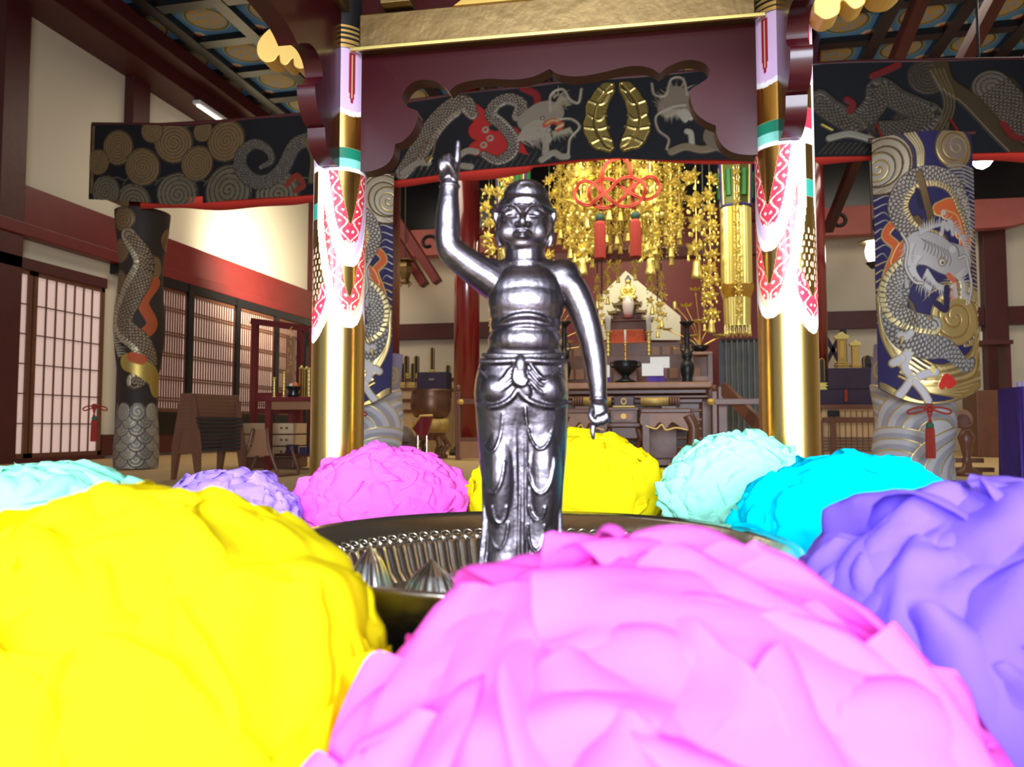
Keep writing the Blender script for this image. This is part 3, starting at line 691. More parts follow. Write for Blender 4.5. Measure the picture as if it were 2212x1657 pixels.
for k in range(16):
    a = 2*PI*k/16; T(base, [(1132+96*math.cos(a), 1240, 10+70*math.sin(a), 9), (1132+128*math.cos(a), 1256+rnd.uniform(-6, 6), 10+100*math.sin(a), 10), (1132+156*math.cos(a+.1), 1262, 10+122*math.sin(a+.1), 9)], 8)
E(base, 1132, 1262, 10, 158, 14, 124)
fused('plinth', base, .0009, M['bronze'], 3)
# ================================================================= basin and lotus pedestal
BC = CP((1143-1106)/FPX*SD, SD, 0); BZ = CAM_Z-.0745; BR = .167
bs = thing('metal_basin', 'wide shiny metal basin with a fluted wall and ring border around the statue', 'basin', (BC.x, BC.y, DECK), YAW)
hB = BZ-DECK
MB().lathe([(.055, 0), (.06, .004), (.05, .010), (.052, .016), (.10, .024), (BR*.86, .046), (BR*.985, hB-.004), (BR, hB-.001), (BR+.001, hB+.001), (BR-.001, hB+.0025), (BR-.006, hB-.001), (BR*.90, hB-.013), (BR*.88, hB-.0135), (BR*.865, hB-.018)], n=128, top=False).build('bowl', M['nickel'], bs, smooth=True)
nf = 96; prof = [(BR*.868, hB-.017), (BR*.86, hB-.020), (BR*.82, hB-.036), (BR*.77, hB-.043)]
v = []; f = []; nn = nf*8
for j, (r, z) in enumerate(prof):
    for i in range(nn):
        a = 2*PI*i/nn; rr = r-(.0022 if 0 < j < 3 else 0)*abs(math.sin(a*nf/2)); v.append((rr*math.cos(a), rr*math.sin(a), z))
for j in range(3):
    for i in range(nn): f.append((j*nn+i, j*nn+(i+1) % nn, (j+1)*nn+(i+1) % nn, (j+1)*nn+i))
MB().add(v, f).build('fluted_wall', M['nickel'], bs, smooth=True)
MB().lathe([(BR*.775, hB-.0425), (BR*.7, hB-.045), (.001, hB-.046)], n=64).build('bowl_floor', M['nickel'], bs, smooth=True)
mb = MB()
for i in range(nf):
    a = 2*PI*i/nf; c = Vector((BR*.885*math.cos(a), BR*.885*math.sin(a), hB-.0130)); e = Vector((-math.sin(a), math.cos(a), 0)); g_ = Vector((math.cos(a)*.75, math.sin(a)*.75, .66))
    mb.tube([c+e*(.0042*math.cos(t))+g_*(.0042*math.sin(t)) for t in np.linspace(0, 2*PI, 11)[:-1]], .0007, 5, closed=True)
mb.build('ring_border', M['nickel'], bs, smooth=True)
lp = thing('lotus_pedestal', 'ring of fluted pointed metal petals in the basin at the foot of the statue', 'pedestal', (SB.x, SB.y, BZ-.046), YAW)
MB().lathe([(.075, .0), (.08, .006), (.07, .014), (.055, .018), (.05, .024), (.001, .026)], n=48).build('pedestal_core', M['nickel'], lp, smooth=True)
def petal(cx, cy, ang, wid, hgt, dep):
    """an upright pointed dome with vertical flutes, facing outwards"""
    v = []; f = []; nu, nv = 90, 22
    for j in range(nv+1):
        t = j/nv; r = (1-t**2.2)**.72*(1-.25*t)+.02*(t < 1); z = hgt*(t**.9)
        if t > .8: r *= (1-(t-.8)/.2)**.5*1+.0
        for i in range(nu):
            a = 2*PI*i/nu; fl = 1+.055*math.cos(16*a)*(1-t*.5)
            v.append((wid/2*r*math.cos(a)*fl, dep/2*r*math.sin(a)*fl, z+.003*math.cos(2*a)*(1-t)))
    for j in range(nv):
        for i in range(nu): f.append((j*nu+i, j*nu+(i+1) % nu, (j+1)*nu+(i+1) % nu, (j+1)*nu+i))
    R = Matrix.Rotation(ang, 3, 'Z'); mb = MB().add([R @ Vector(p)+Vector((cx, cy, 0)) for p in v], f)
    mb.build('lotus_petal', M['nickel'], lp, smooth=True)
for (px, dd, wd) in ((803, .485, 150), (935, .435, 190), (1080, .405, 170), (1215, .405, 170), (1330, .44, 150)):
    lat = (px-1106)/FPX*dd; rel = RT*lat+FW*dd-Vector((SB.x, SB.y, 0)); lx = rel.dot(RT); ly = rel.dot(FW)
    petal(lx, ly, math.atan2(ly, lx)+PI/2, wd*dd/FPX, .047, .034)
# ================================================================= tissue paper flowers
def tissue_flower(label, col, px, py, dep, rx, ry, seed, n=44, tr=.3, squash=1.0, lean=None, spread=.80, pl=1.0, cr=1.0, group='tissue paper flowers around the basin'):
    c = CP((px-1106)/FPX*dep, dep, -(py-923)/FPX*dep); Rx = rx/FPX*dep; Rz = ry/FPX*dep; Ry = Rx*squash
    t = thing('paper_flower', label, 'paper flower', c, YAW, group); rs = np.random.RandomState(seed)
    m = MATS.get('tissue_'+col[0]) or paper('tissue_'+col[0], col[1], tr)
    G = 40 if rx > 400 else 28; U, V = np.meshgrid(np.linspace(-1, 1, G), np.linspace(-1, 1, G))
    i, j = np.meshgrid(np.arange(G-1), np.arange(G-1)); q0 = (j*G+i).ravel(); F = np.stack([q0, q0+1, q0+G+1, q0+G], -1).tolist()
    zmin = DECK+.002-c.z
    k = 0; att = 0; rj = rs.uniform(0, 1)
    core = MB().ball((0, 0, 0), (Rx*.62, Ry*.62, Rz*.62), 20, 14)
    cv = np.array(core.v); cv[:, 2] = np.maximum(cv[:, 2], zmin); core.v = [tuple(p) for p in cv]; core.build('flower_heart', m, t, smooth=True)
    while k < n:
        ph = (k+.5)/n; zc = 1-1.55*ph; a = (k+rj)*2.39996+rs.uniform(-.25, .25); s_ = math.sqrt(max(0, 1-zc*zc)); nd = np.array([s_*math.cos(a), s_*math.sin(a), zc])
        up = np.array([0, -.25, 1.]); e2 = up-nd*up.dot(nd)
        if np.linalg.norm(e2) < .25: e2 = np.array([rs.uniform(-1, 1), rs.uniform(-1, 1), 0.]); e2 -= nd*e2.dot(nd)
        e2 /= np.linalg.norm(e2); e1 = np.cross(e2, nd); g = rs.uniform(-.7, .7); e1, e2 = e1*math.cos(g)+e2*math.sin(g), e2*math.cos(g)-e1*math.sin(g)
        A = spread*rs.uniform(.85, 1.2); B = spread*rs.uniform(.75, 1.05); g_ = (V+1)/2
        fan = .32+.68*np.sin(PI*.74*g_); uu = U*fan*(1+.05*np.sin(V*5+k)); vv = V-.38*U*U*g_+.05*np.sin(U*9+k)*g_
        D = nd+A*uu[..., None]*e1+B*vv[..., None]*e2; D /= np.linalg.norm(D, axis=-1)[..., None]
        ins = ((.66, .78, .84) if rx < 400 else (.80, .85, .90))[k % 3]; rad = ins+(.985-ins)*g_**.75*(1-.10*U*U)+.012*rs.uniform(-1, 1)
        tri = lambda x: 2*np.abs((x % 1)-.5)*2-1
        for o_ in range(4):                                   # pleats running out from the tied middle
            fr = rs.uniform(.5, 2.6); rad = rad+tri(U*fr+rs.uniform(0, 1)+.25*np.sin(V*1.5+k))*.042/fr**.6*g_*pl
        for o_ in range(4):                                   # crumples
            kd = rs.normal(size=3); kd /= np.linalg.norm(kd); fr = rs.uniform(2., 8.); rad = rad+tri((D@kd)*fr+rs.uniform(0, 1))*.030/fr**.6*(.4+.6*g_)*cr
        rad = rad-np.clip((V-.55)/.45, 0, 1)**2*rs.uniform(-.02, .10)
        Pt = D*rad[..., None]*np.array([Rx, Ry, Rz]); Pt[..., 2] = np.maximum(Pt[..., 2], zmin+.0006*(k % 7))
        k += 1
        MB().add(Pt.reshape(-1, 3).tolist(), F).build('petal', m, t, smooth=True)
    return t
YEL = ('yellow', (.93, .80, .010)); PNK = ('pink', (.93, .15, .74)); PUR = ('purple', (.33, .19, .95)); CYA = ('cyan', (.0, .72, .93)); MIN = ('mint', (.36, .88, .68)); LIL = ('lilac', (.50, .32, .95))
tissue_flower('huge pale pink paper flower nearest the viewer, in front of the statue', PNK, 1405, 1880, .25, 765, 700, 1, 30, squash=.75, spread=.95, pl=1.25, cr=.5)
tissue_flower('huge bright yellow paper flower at lower left beside the pink one', YEL, 318, 1600, .30, 570, 555, 2, 28, squash=.8, spread=.95, pl=.9, cr=.6)
tissue_flower('big purple paper flower at the right edge, beside the front pink one', PUR, 2130, 1480, .355, 480, 455, 3, 30, squash=.85, spread=.9, pl=1.1, cr=.7)
tissue_flower('bright cyan paper flower behind the purple one', CYA, 1840, 1165, .58, 270, 190, 4, 34, squash=.6, spread=.85)
tissue_flower('pale mint green paper flower in front of the right gold pillar', MIN, 1590, 1068, .69, 170, 135, 5, 38, squash=.5, cr=1.5)
tissue_flower('yellow paper flower behind the statue', YEL, 1225, 1075, .755, 222, 148, 6, 36, squash=.5)
tissue_flower('pink paper flower at the foot of the left gold pillar', PNK, 830, 1095, .755, 186, 128, 7, 40, squash=.45, cr=1.4, pl=1.3)
tissue_flower('lilac paper flower between the mint and pink ones on the left', LIL, 500, 1130, .72, 160, 118, 8, 40, squash=.7, cr=1.4)
tissue_flower('pale mint green paper flower at the left edge behind the big yellow one', MIN, 110, 1140, .56, 250, 145, 9, 34, squash=.6)
# ================================================================= brocade hangings between the hall and the inner sanctuary
TX = painted('brocade', .62, .34)
GOLD = (.62, .43, .15); PALE = (.52, .46, .36); GREY = (.44, .42, .40); LINE = (.05, .03, .02); NAVY = (.020, .016, .055); ORG = (.60, .12, .03); REDD = (.55, .02, .015); BRN = (.20, .11, .04)
YV = 5.85
def itp(tab, x): return np.interp(x, [t[0] for t in tab], [t[1] for t in tab])
botp = [P(a, b, y=YV) for a, b in ((190, 430), (370, 442), (690, 420), (850, 388), (1060, 365), (1250, 345), (1330, 340), (1450, 346), (1640, 348), (1770, 338), (2212, 330), (2330, 328))]
topp = [P(a, b, y=YV) for a, b in ((190, 270), (400, 272), (690, 245), (1200, 180), (1770, 137), (2212, 130), (2330, 128))]
zbt = [(q_.x, q_.z) for q_ in botp]; ztt = [(q_.x, q_.z) for q_ in topp]
VX0 = botp[0].x; VX1 = botp[-1].x; VH = .70; VW = VX1-VX0
cv = Canvas(VW, VH, .0065, (.010, .010, .013), 0.)
def V(px, py):
    q_ = P(px, py, y=YV); zb_ = itp(zbt, q_.x); zt_ = itp(ztt, q_.x); return (q_.x-VX0, (q_.z-zb_)/(zt_-zb_)*VH)
def VP(*l): return spl([V(a, b) for a, b in l], 6)
pxm = 5.95/FPX                                             # metres per photo pixel near the middle of the hanging
rr_ = random.Random(11)
# far left: cloud discs and waves, the dragon's tail
for (x, y, r) in ((382, 420, 44), (493, 412, 52), (290, 440, 40), (600, 420, 46), (230, 415, 34)):
    u, v_ = V(x, y); cv.rings(u, v_, r*pxm*1.25, (.27, .23, .15), LINE, 5, .4, 0, dark=LINE)
for (x, y, r) in ((257, 320, 41), (310, 362, 43), (374, 308, 46), (424, 352, 40), (488, 304, 47), (212, 350, 30), (330, 285, 26), (436, 282, 24)):
    u, v_ = V(x, y); cv.rings(u, v_, r*pxm*1.12, (.32, .21, .095), (.12, .07, .03), 6, .35, .2, dark=LINE)
for k in range(14):
    x = 200+k*34; cv.stroke(VP((x, 400), (x+16, 384), (x+40, 392)), .008, (.22, .19, .13), .6, .003)
cv.scaled(VP((690, 300), (640, 312), (612, 362), (580, 392), (545, 390), (520, 362), (525, 330), (552, 312), (580, 325), (586, 348), (565, 362)), .135, (.24, .21, .17), LINE, None, [(0, 1), (.6, 1), (1, .35)], .028, .35)
cv.stroke(VP((620, 400), (640, 380), (655, 400), (640, 412)), .05, (.30, .04, .02), 0, .005)
for k in range(5): cv.stroke(VP((655+4*k, 300), (672+3*k, 340), (668+3*k, 395)), .014, (.24, .18, .09), .5, .006)
# middle: the left dragon
for k in range(26): cv.stroke([V(850+k*14, 398-k*2.2), V(866+k*14, 372-k*2.2)], .010, (.07, .06, .035), .4, .003)
cv.stroke(VP((1010, 232), (1045, 262), (1030, 285), (1070, 300), (1105, 290), (1085, 330), (1050, 318), (1030, 322)), .13, REDD, 0, .004)
cv.stroke(VP((1130, 190), (1158, 205), (1160, 232)), .06, (.28, .012, .012), 0, .004)
cv.poly([V(a, b) for a, b in ((1112, 305), (1128, 308), (1142, 335), (1120, 328), (1108, 318))], REDD, 0, .005)
cv.scaled(VP((1045, 335), (1075, 348), (1105, 330), (1108, 300), (1085, 270), (1062, 250), (1072, 226), (1100, 214), (1125, 226), (1120, 250)), .13, (.34, .27, .20), LINE, (.40, .34, .26), [(0, .5), (.2, .8), (1, .9)], .030, .35, -1)
cv.scaled(VP((868, 372), (905, 322), (940, 270), (975, 238), (1005, 228), (1022, 250)), .20, (.35, .28, .20), LINE, (.46, .38, .28), [(0, .7), (.3, 1), (.8, 1), (1, .5)], .034, .35, -1)
for k in range(4): cv.stroke(VP((880+14*k, 365), (905+10*k, 330), (918+8*k, 300)), .014, (.20, .12, .07), .3, .008)
for (x, y) in ((1050, 282), (1046, 315), (1060, 300)): u, v_ = V(x, y); cv.disc(u, v_, .030, (.42, .36, .26), .3, .010); cv.disc(u, v_, .014, REDD, 0, .008)
for pts_ in (((870, 372), (900, 352), (925, 352)), ((990, 340), (1010, 328), (1030, 330)), ((1000, 360), (1018, 362)), ((1170, 345), (1195, 330), (1212, 338), (1225, 338)), ((1178, 330), (1180, 305), (1186, 300))): cv.stroke(VP(*pts_), .055, (.40, .34, .25), .3, .008)
cv.poly([V(a, b) for a, b in ((918, 345), (932, 335), (936, 342), (924, 354))], GOLD, 1, .012)
# its head, facing right
hd = VP((1140, 262), (1160, 245), (1180, 238), (1196, 245))
cv.stroke(hd, .17, (.36, .29, .21), .3, .010)
for k in range(3): cv.spikes(VP((1118, 300), (1135, 290-8*k), (1165, 288-14*k), (1190, 290-10*k)), .15, .020, (.46, .38, .28), .3, 16, -1, .25, rr_)
cv.spikes(VP((1190, 235), (1202, 222), (1210, 208)), .10, .020, (.42, .34, .22), .3, 12, -1, .2, rr_); cv.spikes(VP((1195, 212), (1210, 205), (1225, 230)), .08, .016, (.42, .34, .22), .3, 10, 1, .2, rr_)
cv.spikes(VP((1192, 285), (1210, 284), (1232, 276)), .09, .018, (.44, .38, .24), .3, 12, -1, .2, rr_)
cv.stroke(VP((1178, 270), (1196, 262), (1212, 270), (1206, 280)), .05, (.55, .10, .04), 0, .011); cv.stroke(VP((1180, 268), (1192, 261), (1206, 262)), .014, (.70, .50, .2), .5, .013)
for k in range(5): cv.stroke([V(1200+4*k, 280-2*k), V(1203+4*k, 272-2*k)], .012, (.8, .7, .4), .3, .013, taper=2)
u, v_ = V(1172, 256); cv.disc(u, v_, .018, (.10, .05, .03), 0, .012); cv.disc(u, v_, .008, (.7, .6, .3), 0, .012)
for pts_ in (((1189, 240), (1190, 205), (1215, 193), (1232, 216), (1250, 222), (1256, 193)), ((1205, 258), (1235, 258), (1252, 275), (1232, 300), (1228, 330))): cv.stroke(VP(*pts_), .022, (.50, .43, .30), .4, .012)
# the crest: two embracing gold leaves
lf = [(880, 575), (845, 565), (800, 570), (770, 600), (735, 640), (725, 665), (690, 700), (678, 750), (684, 790), (664, 850), (668, 910), (690, 950), (705, 985), (745, 1020), (790, 1025), (845, 1042), (878, 1015), (862, 960), (832, 890), (815, 790), (838, 700), (880, 620)]
def leafp(L, mir): return [V(1050+((1786-a) if mir else a)/3.157, (b+(0 if not mir else -8))/3.157) for a, b in L]
for mir in (0, 1):
    cv.poly(leafp(lf, mir), (.66, .47, .13), 1., .030)
    for a in (((700, 700), (790, 720), (850, 650)), ((690, 790), (770, 830), (822, 790)), ((670, 880), (770, 890), (840, 870)), ((720, 985), (800, 950), (862, 965)), ((770, 610), (820, 640), (868, 620))): cv.stroke(spl(leafp(a, mir), 6), .012, (.85, .68, .30), 1., .036)
    for a in (((860, 590), (760, 720), (740, 860), (800, 980), (850, 1020)),): cv.stroke(spl(leafp(a, mir), 6), .012, (.40, .26, .07), 1., .024)
# the right dragon's head, facing left
for k in range(3): cv.spikes(VP((1430, 240), (1450, 200+8*k), (1475, 196), (1488, 230)), .10, .018, (.36, .28, .18), .3, 16, 1-2*(k % 2), .2, rr_)
cv.stroke(VP((1440, 235), (1460, 205), (1478, 235)), .14, (.30, .23, .16), .3, .009); cv.spikes(VP((1432, 235), (1450, 238), (1475, 240)), .10, .018, (.46, .38, .26), .3, 14, -1, .1, rr_)
for pts_ in (((1408, 180), (1414, 204), (1438, 205), (1450, 172), (1475, 172), (1484, 205)), ((1480, 228), (1450, 232), (1418, 250), (1422, 280), (1444, 300), (1440, 322))): cv.stroke(VP(*pts_), .020, (.46, .38, .28), .4, .012)
for pts_ in (((1468, 245), (1480, 260)), ((1478, 242), (1492, 256)), ((1495, 318), (1492, 290), (1484, 285))): cv.stroke(VP(*pts_), .045, (.55, .50, .38), .3, .010)
cv.stroke(VP((1450, 328), (1480, 318), (1520, 325), (1570, 312)), .06, (.30, .22, .13), .3, .008); cv.stroke(VP((1560, 250), (1530, 300), (1580, 330)), .08, (.24, .18, .12), .3, .008)
# right: dim coils and streaming cloud
for (x, y, r) in ((2005, 165, 40), (1990, 280, 60), (2150, 210, 50)): u, v_ = V(x, y); cv.rings(u, v_, r*pxm*.95, (.10, .075, .045), (.05, .035, .02), 6, .4, .2, dark=LINE)
cv.scaled(VP((1770, 215), (1800, 240), (1850, 262), (1890, 225), (1900, 190), (1940, 215), (1985, 235), (2010, 250), (1960, 280), (1900, 285)), .17, (.17, .135, .09), LINE, (.16, .13, .10), None, .032, .3)
cv.scaled(VP((2140, 190), (2180, 230), (2230, 280), (2300, 300)), .26, (.20, .16, .11), LINE, None, None, .034, .3)
cv.stroke(VP((2030, 135), (2045, 180), (2090, 215), (2150, 280), (2200, 330)), .11, (.13, .085, .04), .6, .010)
for k in range(4): cv.stroke(VP((2010+9*k, 150), (2040+7*k, 230), (1990+11*k, 320)), .012, (.22, .16, .07), .5, .011)
for pts_ in (((1885, 165), (1920, 150), (1940, 140)), ((1830, 215), (1842, 225), (1836, 240)), ((1945, 310), (1980, 300), (2015, 302)), ((2165, 270), (2185, 295), (2200, 300))): cv.stroke(VP(*pts_), .05, (.24, .015, .012), 0, .006)
cv.stroke(VP((1792, 298), (1830, 290), (1862, 296), (1886, 305)), .05, (.42, .38, .28), .3, .010); cv.stroke(VP((1776, 268), (1798, 280)), .016, (.85, .62, .15), .6, .010)
for k in range(20): cv.stroke([V(1770+k*12, 330), V(1790+k*12, 308)], .008, (.10, .08, .04), .4, .003)
def hang(x0, y0, h_, tabb, tabt, mir=False, wav=.02, rip=5.):
    def fn(X, Y):
        x = X+x0; zb_ = itp(tabb, x); zt_ = itp(tabt, x); z = zb_+Y/h_*(zt_-zb_); yy = y0-wav*np.sin(x*rip)*np.sin(x*1.3+1)
        return x, yy, z, 0*x, 0*x-1, 0*x
    return fn
val = thing('dragon_valance', 'long dark brocade valance with gold dragons and a leaf crest, hung across the hall', 'valance', (0, 0, 0))
cv.C[..., :3] *= .62  # whole design darkened in its colours to stand for dim light up here
vc = cv.build('brocade', hang(VX0, YV, VH, zbt, ztt), TX, val)
mb = MB(); xs = np.linspace(VX0+.5, VX1, 160); vv = []; ff = []
for i, x in enumerate(xs):
    zb_ = float(itp(zbt, x)); s_ = .05+.018*math.sin(x*3.1)+.012*math.sin(x*7.7); yy = YV+.035+.02*math.sin(x*5)
    vv += [(x, yy, zb_+.06), (x, yy, zb_-s_*(1 if x < P(1150, 400, y=YV).x or x > P(1765, 400, y=YV).x else .15)), (x, yy+.01, zb_+.06)]
for i in range(len(xs)-1): a = i*3; ff += [(a, a+3, a+4, a+1), (a+1, a+4, a+5, a+2)]
mb.add(vv, ff).build('red_lining', M['redcloth'], val, smooth=True)
MB().tube([(x, YV+.03, float(itp(ztt, x))+.015) for x in np.linspace(VX0, VX1, 12)], .022, 10).build('hanging_rod', M['darkwood'], val, smooth=True)
# left end of the valance folded round the corner
mb = MB().box((VX0+.03, YV+.28, (zbt[0][1]+ztt[0][1])/2+.02), (.03, .55, .62)); mb.build('folded_end', mat('dim_brocade', (.16, .10, .04), .5, .4, var=.6, vscale=9), val)
# ---- banners with dragons
BW_, BH = .76, 1.86
def banner_canvas():
    c = Canvas(BW_, BH, .0038, (.030, .022, .085), 0.); rr = random.Random(5)
    B = lambda px, py: ((px-1895)/225*BW_, (872-py)/532*BH); q_ = BW_/225
    BP = lambda *l: spl([B(a, b) for a, b in l], 7)
    c.rings(*B(1915, 395), 66*q_, (.42, .34, .22), (.12, .07, .03), 4, .6, .2, dark=LINE); c.rings(*B(1906, 402), 36*q_, (.46, .40, .30), (.55, .36, .10), 2.5, .4, .8, dark=LINE)
    c.rings(*B(2072, 374), 46*q_, (.40, .29, .16), (.62, .42, .14), 3.2, .5, .9, dark=LINE); c.rings(*B(2078, 372), 26*q_, (.30, .22, .17), (.52, .40, .2), 1.6, .3, .6)
    for k in range(4): c.stroke(BP((1962+7*k, 340), (1985+5*k, 372), (1988+4*k, 408)), .014, (.55, .42, .2), .7, .004)
    # streaming lines at both sides
    for k in range(34):
        y = 440+k*8.2; l = rr.uniform(18, 44)
        if k % 2: c.stroke(BP((1897, y), (1897+l*.6, y-6), (1897+l, y+6)), .010, PALE if k < 18 else GOLD, .5, .003, taper=2)
        c.stroke(BP((2119, y-20), (2119-l*.6, y-24), (2119-l, y-12)), .010, PALE if k < 14 else GOLD, .5, .003, taper=2)
    for k in range(6): c.stroke(BP((2055, 412+k*7), (2090, 408+k*7), (2119, 414+k*8)), .012, (.40, .36, .30), .4, .003)
    # gold water: big curl right of centre and broad sweeping bands below
    for k in range(11):
        t = k/10.; c.stroke(BP((1899+3*k, 655+5*k), (1908+5*k, 745+6*k), (1958+3*k, 815+3*k), (2040, 838+2*k), (2119, 795+9*k)), .026-.01*t, (.72, .56, .25) if k % 2 else (.50, .36, .13), .8, .006)
    c.rings(*B(2063, 706), 56*q_, (.74, .55, .22), (.30, .17, .05), 2.6, .8, .2, swirl=1.5, dark=(.3, .18, .05))
    for k in range(12):
        a0 = -70+k*15; c.stroke([( B(2063, 706)[0]+ r_*q_*math.cos(R_(a0+s_*60)), B(2063, 706)[1]+r_*q_*math.sin(R_(a0+s_*60))) for s_, r_ in [(i/6., 60+i*3.2) for i in range(7)]], .022, (.66, .50, .22), .8, .005, taper=2)
    for k in range(7): c.stroke(BP((2119, 720+k*9), (2095, 775+k*8), (2020-6*k, 800+k*6), (1960-4*k, 770+k*8)), .020, (.80, .62, .28) if k % 2 else (.42, .29, .10), .8, .007)
    for k in range(8): c.stroke(BP((1899+2*k, 640+k*10), (1906+4*k, 700+k*9), (1925+5*k, 760+k*8), (1985, 806+k*5)), .012, (.80, .66, .34), .7, .008, taper=1)
    for k in range(5): c.stroke(BP((1900, 835+k*7), (1960, 866+k*2), (2060, 868), (2118, 840+k*6)), .014, (.55, .40, .14), .8, .004)
    # flames
    for pts_, wd in ((((2032, 495), (2062, 488), (2085, 520), (2092, 560), (2085, 580)), .085), (((2046, 506), (2068, 515), (2078, 545)), .05), (((1960, 508), (1930, 520), (1918, 540), (1938, 565), (1925, 600), (1918, 618)), .05), (((1985, 540), (1950, 565), (1935, 592)), .05), (((2000, 548), (1985, 565), (1975, 575)), .06)):
        c.stroke(BP(*pts_), wd+.014, (.75, .52, .18), .4, .005); c.stroke(BP(*pts_), wd, ORG, 0, .007)
    c.disc(*B(2042, 502), .020, (.50, .44, .36), 0, .009)
    # coils of the body
    c.scaled(BP((1940, 640), (1930, 690), (1945, 735), (1990, 760), (2040, 768), (2080, 800), (2100, 790)), .20, (.36, .34, .32), (.10, .08, .06), None, [(0, .9), (.5, 1), (.9, .5), (1, .3)], .040, .25)
    c.scaled(BP((2100, 545), (2094, 500), (2068, 450), (2020, 430), (1970, 440), (1945, 480), (1958, 520), (1990, 545), (2030, 560)), .155, (.42, .37, .31), (.09, .06, .04), (.62, .46, .22), [(0, .25), (.15, .8), (.5, 1), (1, .9)], .036, .25, 1)
    c.stroke(BP((1990, 425), (2003, 470), (2012, 515), (2000, 530), (1982, 512)), .055, (.15, .09, .035), .5, .012); c.stroke(BP((1985, 455), (1992, 490)), .03, (.02, .015, .03), 0, .003)
    c.scaled(BP((1985, 585), (1945, 610), (1925, 645), (1932, 690), (1965, 712), (2010, 722)), .17, (.45, .42, .38), (.12, .09, .05), (.74, .60, .30), [(0, .6), (.4, 1), (1, .8)], .038, .25, -1)
    c.spikes(BP((2075, 455), (2100, 500), (2108, 545), (2100, 570)), .05, .016, (.50, .44, .36), .3, 16, 1, .3, rr)
    # head, turned to lower right, mane streaming
    c.stroke(BP((1985, 570), (2010, 575), (2040, 590), (2070, 598)), .23, (.44, .40, .37), .2, .014)
    for pts_, sd, n_ in ((((1985, 545), (2020, 530), (2050, 528), (2078, 545)), 1, 18), (((1990, 585), (1975, 605), (1985, 630), (2010, 650)), -1, 18), (((2000, 612), (2020, 640), (2040, 648)), -1, 14), (((2078, 545), (2088, 565), (2090, 590)), 1, 10), (((1975, 560), (1965, 590), (1975, 625)), -1, 14)):
        c.spikes(BP(*pts_), .085, .020, (.50, .46, .42), .2, n_, sd, .35, rr)
    for k in range(9): c.stroke(BP((1990+7*k, 552+3*k), (1998+7*k, 562+4*k), (1994+7*k, 575+4*k)), .006, (.12, .08, .05), 0, .012)
    c.stroke(BP((2035, 545), (2042, 522), (2050, 535), (2058, 520), (2062, 545)), .030, (.52, .48, .44), .2, .016)
    c.disc(*B(2032, 600), .034, (.30, .22, .16), 0, .018); c.disc(*B(2032, 601), .020, (.62, .56, .42), 0, .020); c.disc(*B(2033, 602), .010, (.05, .03, .02), 0, .022)
    c.disc(*B(2060, 575), .026, (.50, .46, .42), 0, .020); c.stroke(BP((2050, 560), (2070, 572), (2074, 590)), .008, (.12, .08, .05), 0, .014)
    c.stroke(BP((2048, 626), (2062, 640), (2056, 665), (2048, 672)), .040, (.55, .13, .06), 0, .010); c.stroke(BP((2044, 650), (2040, 690), (2020, 680)), .05, (.03, .02, .06), 0, .004)
    c.spikes(BP((2062, 625), (2078, 640), (2078, 670)), .085, .020, (.55, .50, .44), .2, 14, 1, .2, rr); c.spikes(BP((2062, 640), (2068, 668)), .06, .016, (.55, .50, .44), .2, 8, -1, .2, rr)
    for pts_ in (((1948, 538), (1960, 565), (1955, 605), (1972, 635), (1990, 640)), ((2073, 592), (2090, 588), (2096, 610), (2102, 645), (2094, 680))): c.stroke(BP(*pts_), .024, (.12, .09, .06), 0, .014); c.stroke(BP(*pts_), .016, (.56, .52, .46), .2, .018)
    for k in range(5): c.stroke(BP((1958+3*k, 662+4*k), (1962+4*k, 690+6*k), (1940+6*k, 730+5*k)), .007, (.14, .10, .05), 0, .010)
    c.stroke(BP((1940, 738), (1952, 742), (1962, 735)), .05, (.45, .42, .38), .2, .012); c.stroke(BP((1944, 745), (1940, 758), (1936, 766)), .03, (.30, .21, .08), .6, .014, taper=2); c.stroke(BP((2000, 706), (2015, 712)), .03, (.28, .20, .10), .4, .014, taper=2)
    # foam claw at lower left
    for pts_ in (((1955, 782), (1935, 790), (1955, 775), (1948, 800), (1965, 825)), ((1965, 825), (1990, 815), (2012, 812)), ((1962, 822), (1945, 850), (1935, 866)), ((1968, 830), (1985, 850), (1995, 866)), ((1925, 792), (1940, 784))):
        c.stroke(BP(*pts_), .062, (.60, .50, .26), .5, .008); c.stroke(BP(*pts_), .046, (.55, .52, .54), .1, .011)
    c.stroke(BP((2025, 838), (2035, 822), (2050, 832), (2040, 838)), .05, (.62, .03, .02), 0, .009); c.disc(*B(2006, 806), .022, (.55, .45, .15), .5, .010, ry=.03)
    return c
def hang_banner(x0, mir, y=5.58, zt_=None):
    c = banner_canvas(); zb_ = ZB
    if mir: c.C = c.C[:, ::-1].copy(); c.Z = c.Z[:, ::-1].copy()
    def fn(X, Y):
        low = np.clip(1-Y/.10, 0, 1)*0; x = X*(XS if mir else XSR)+x0; e = (X/BW_-.5)*2; z = Y+zb_; yy = y+.10*e**2+.006*np.sin(Y*9+X*5)
        z = z+np.clip((.16-Y)/.16, 0, 1)*.11*np.abs(e)**2.2*1.0
        return x, yy, z, 0*x, 0*x-1., 0*x
    return c, fn
ZB = P(2005, 872, y=5.58).z
xr0 = P(1895, 700, y=5.66).x; xl1 = P(846, 700, y=5.66).x
xl0 = P(681, 700, y=5.66).x; XS = (xl1-xl0)/BW_
XSR = (P(2116, 700, y=5.66).x-xr0)/BW_
WV = painted('wave_cloth', .6, .35)
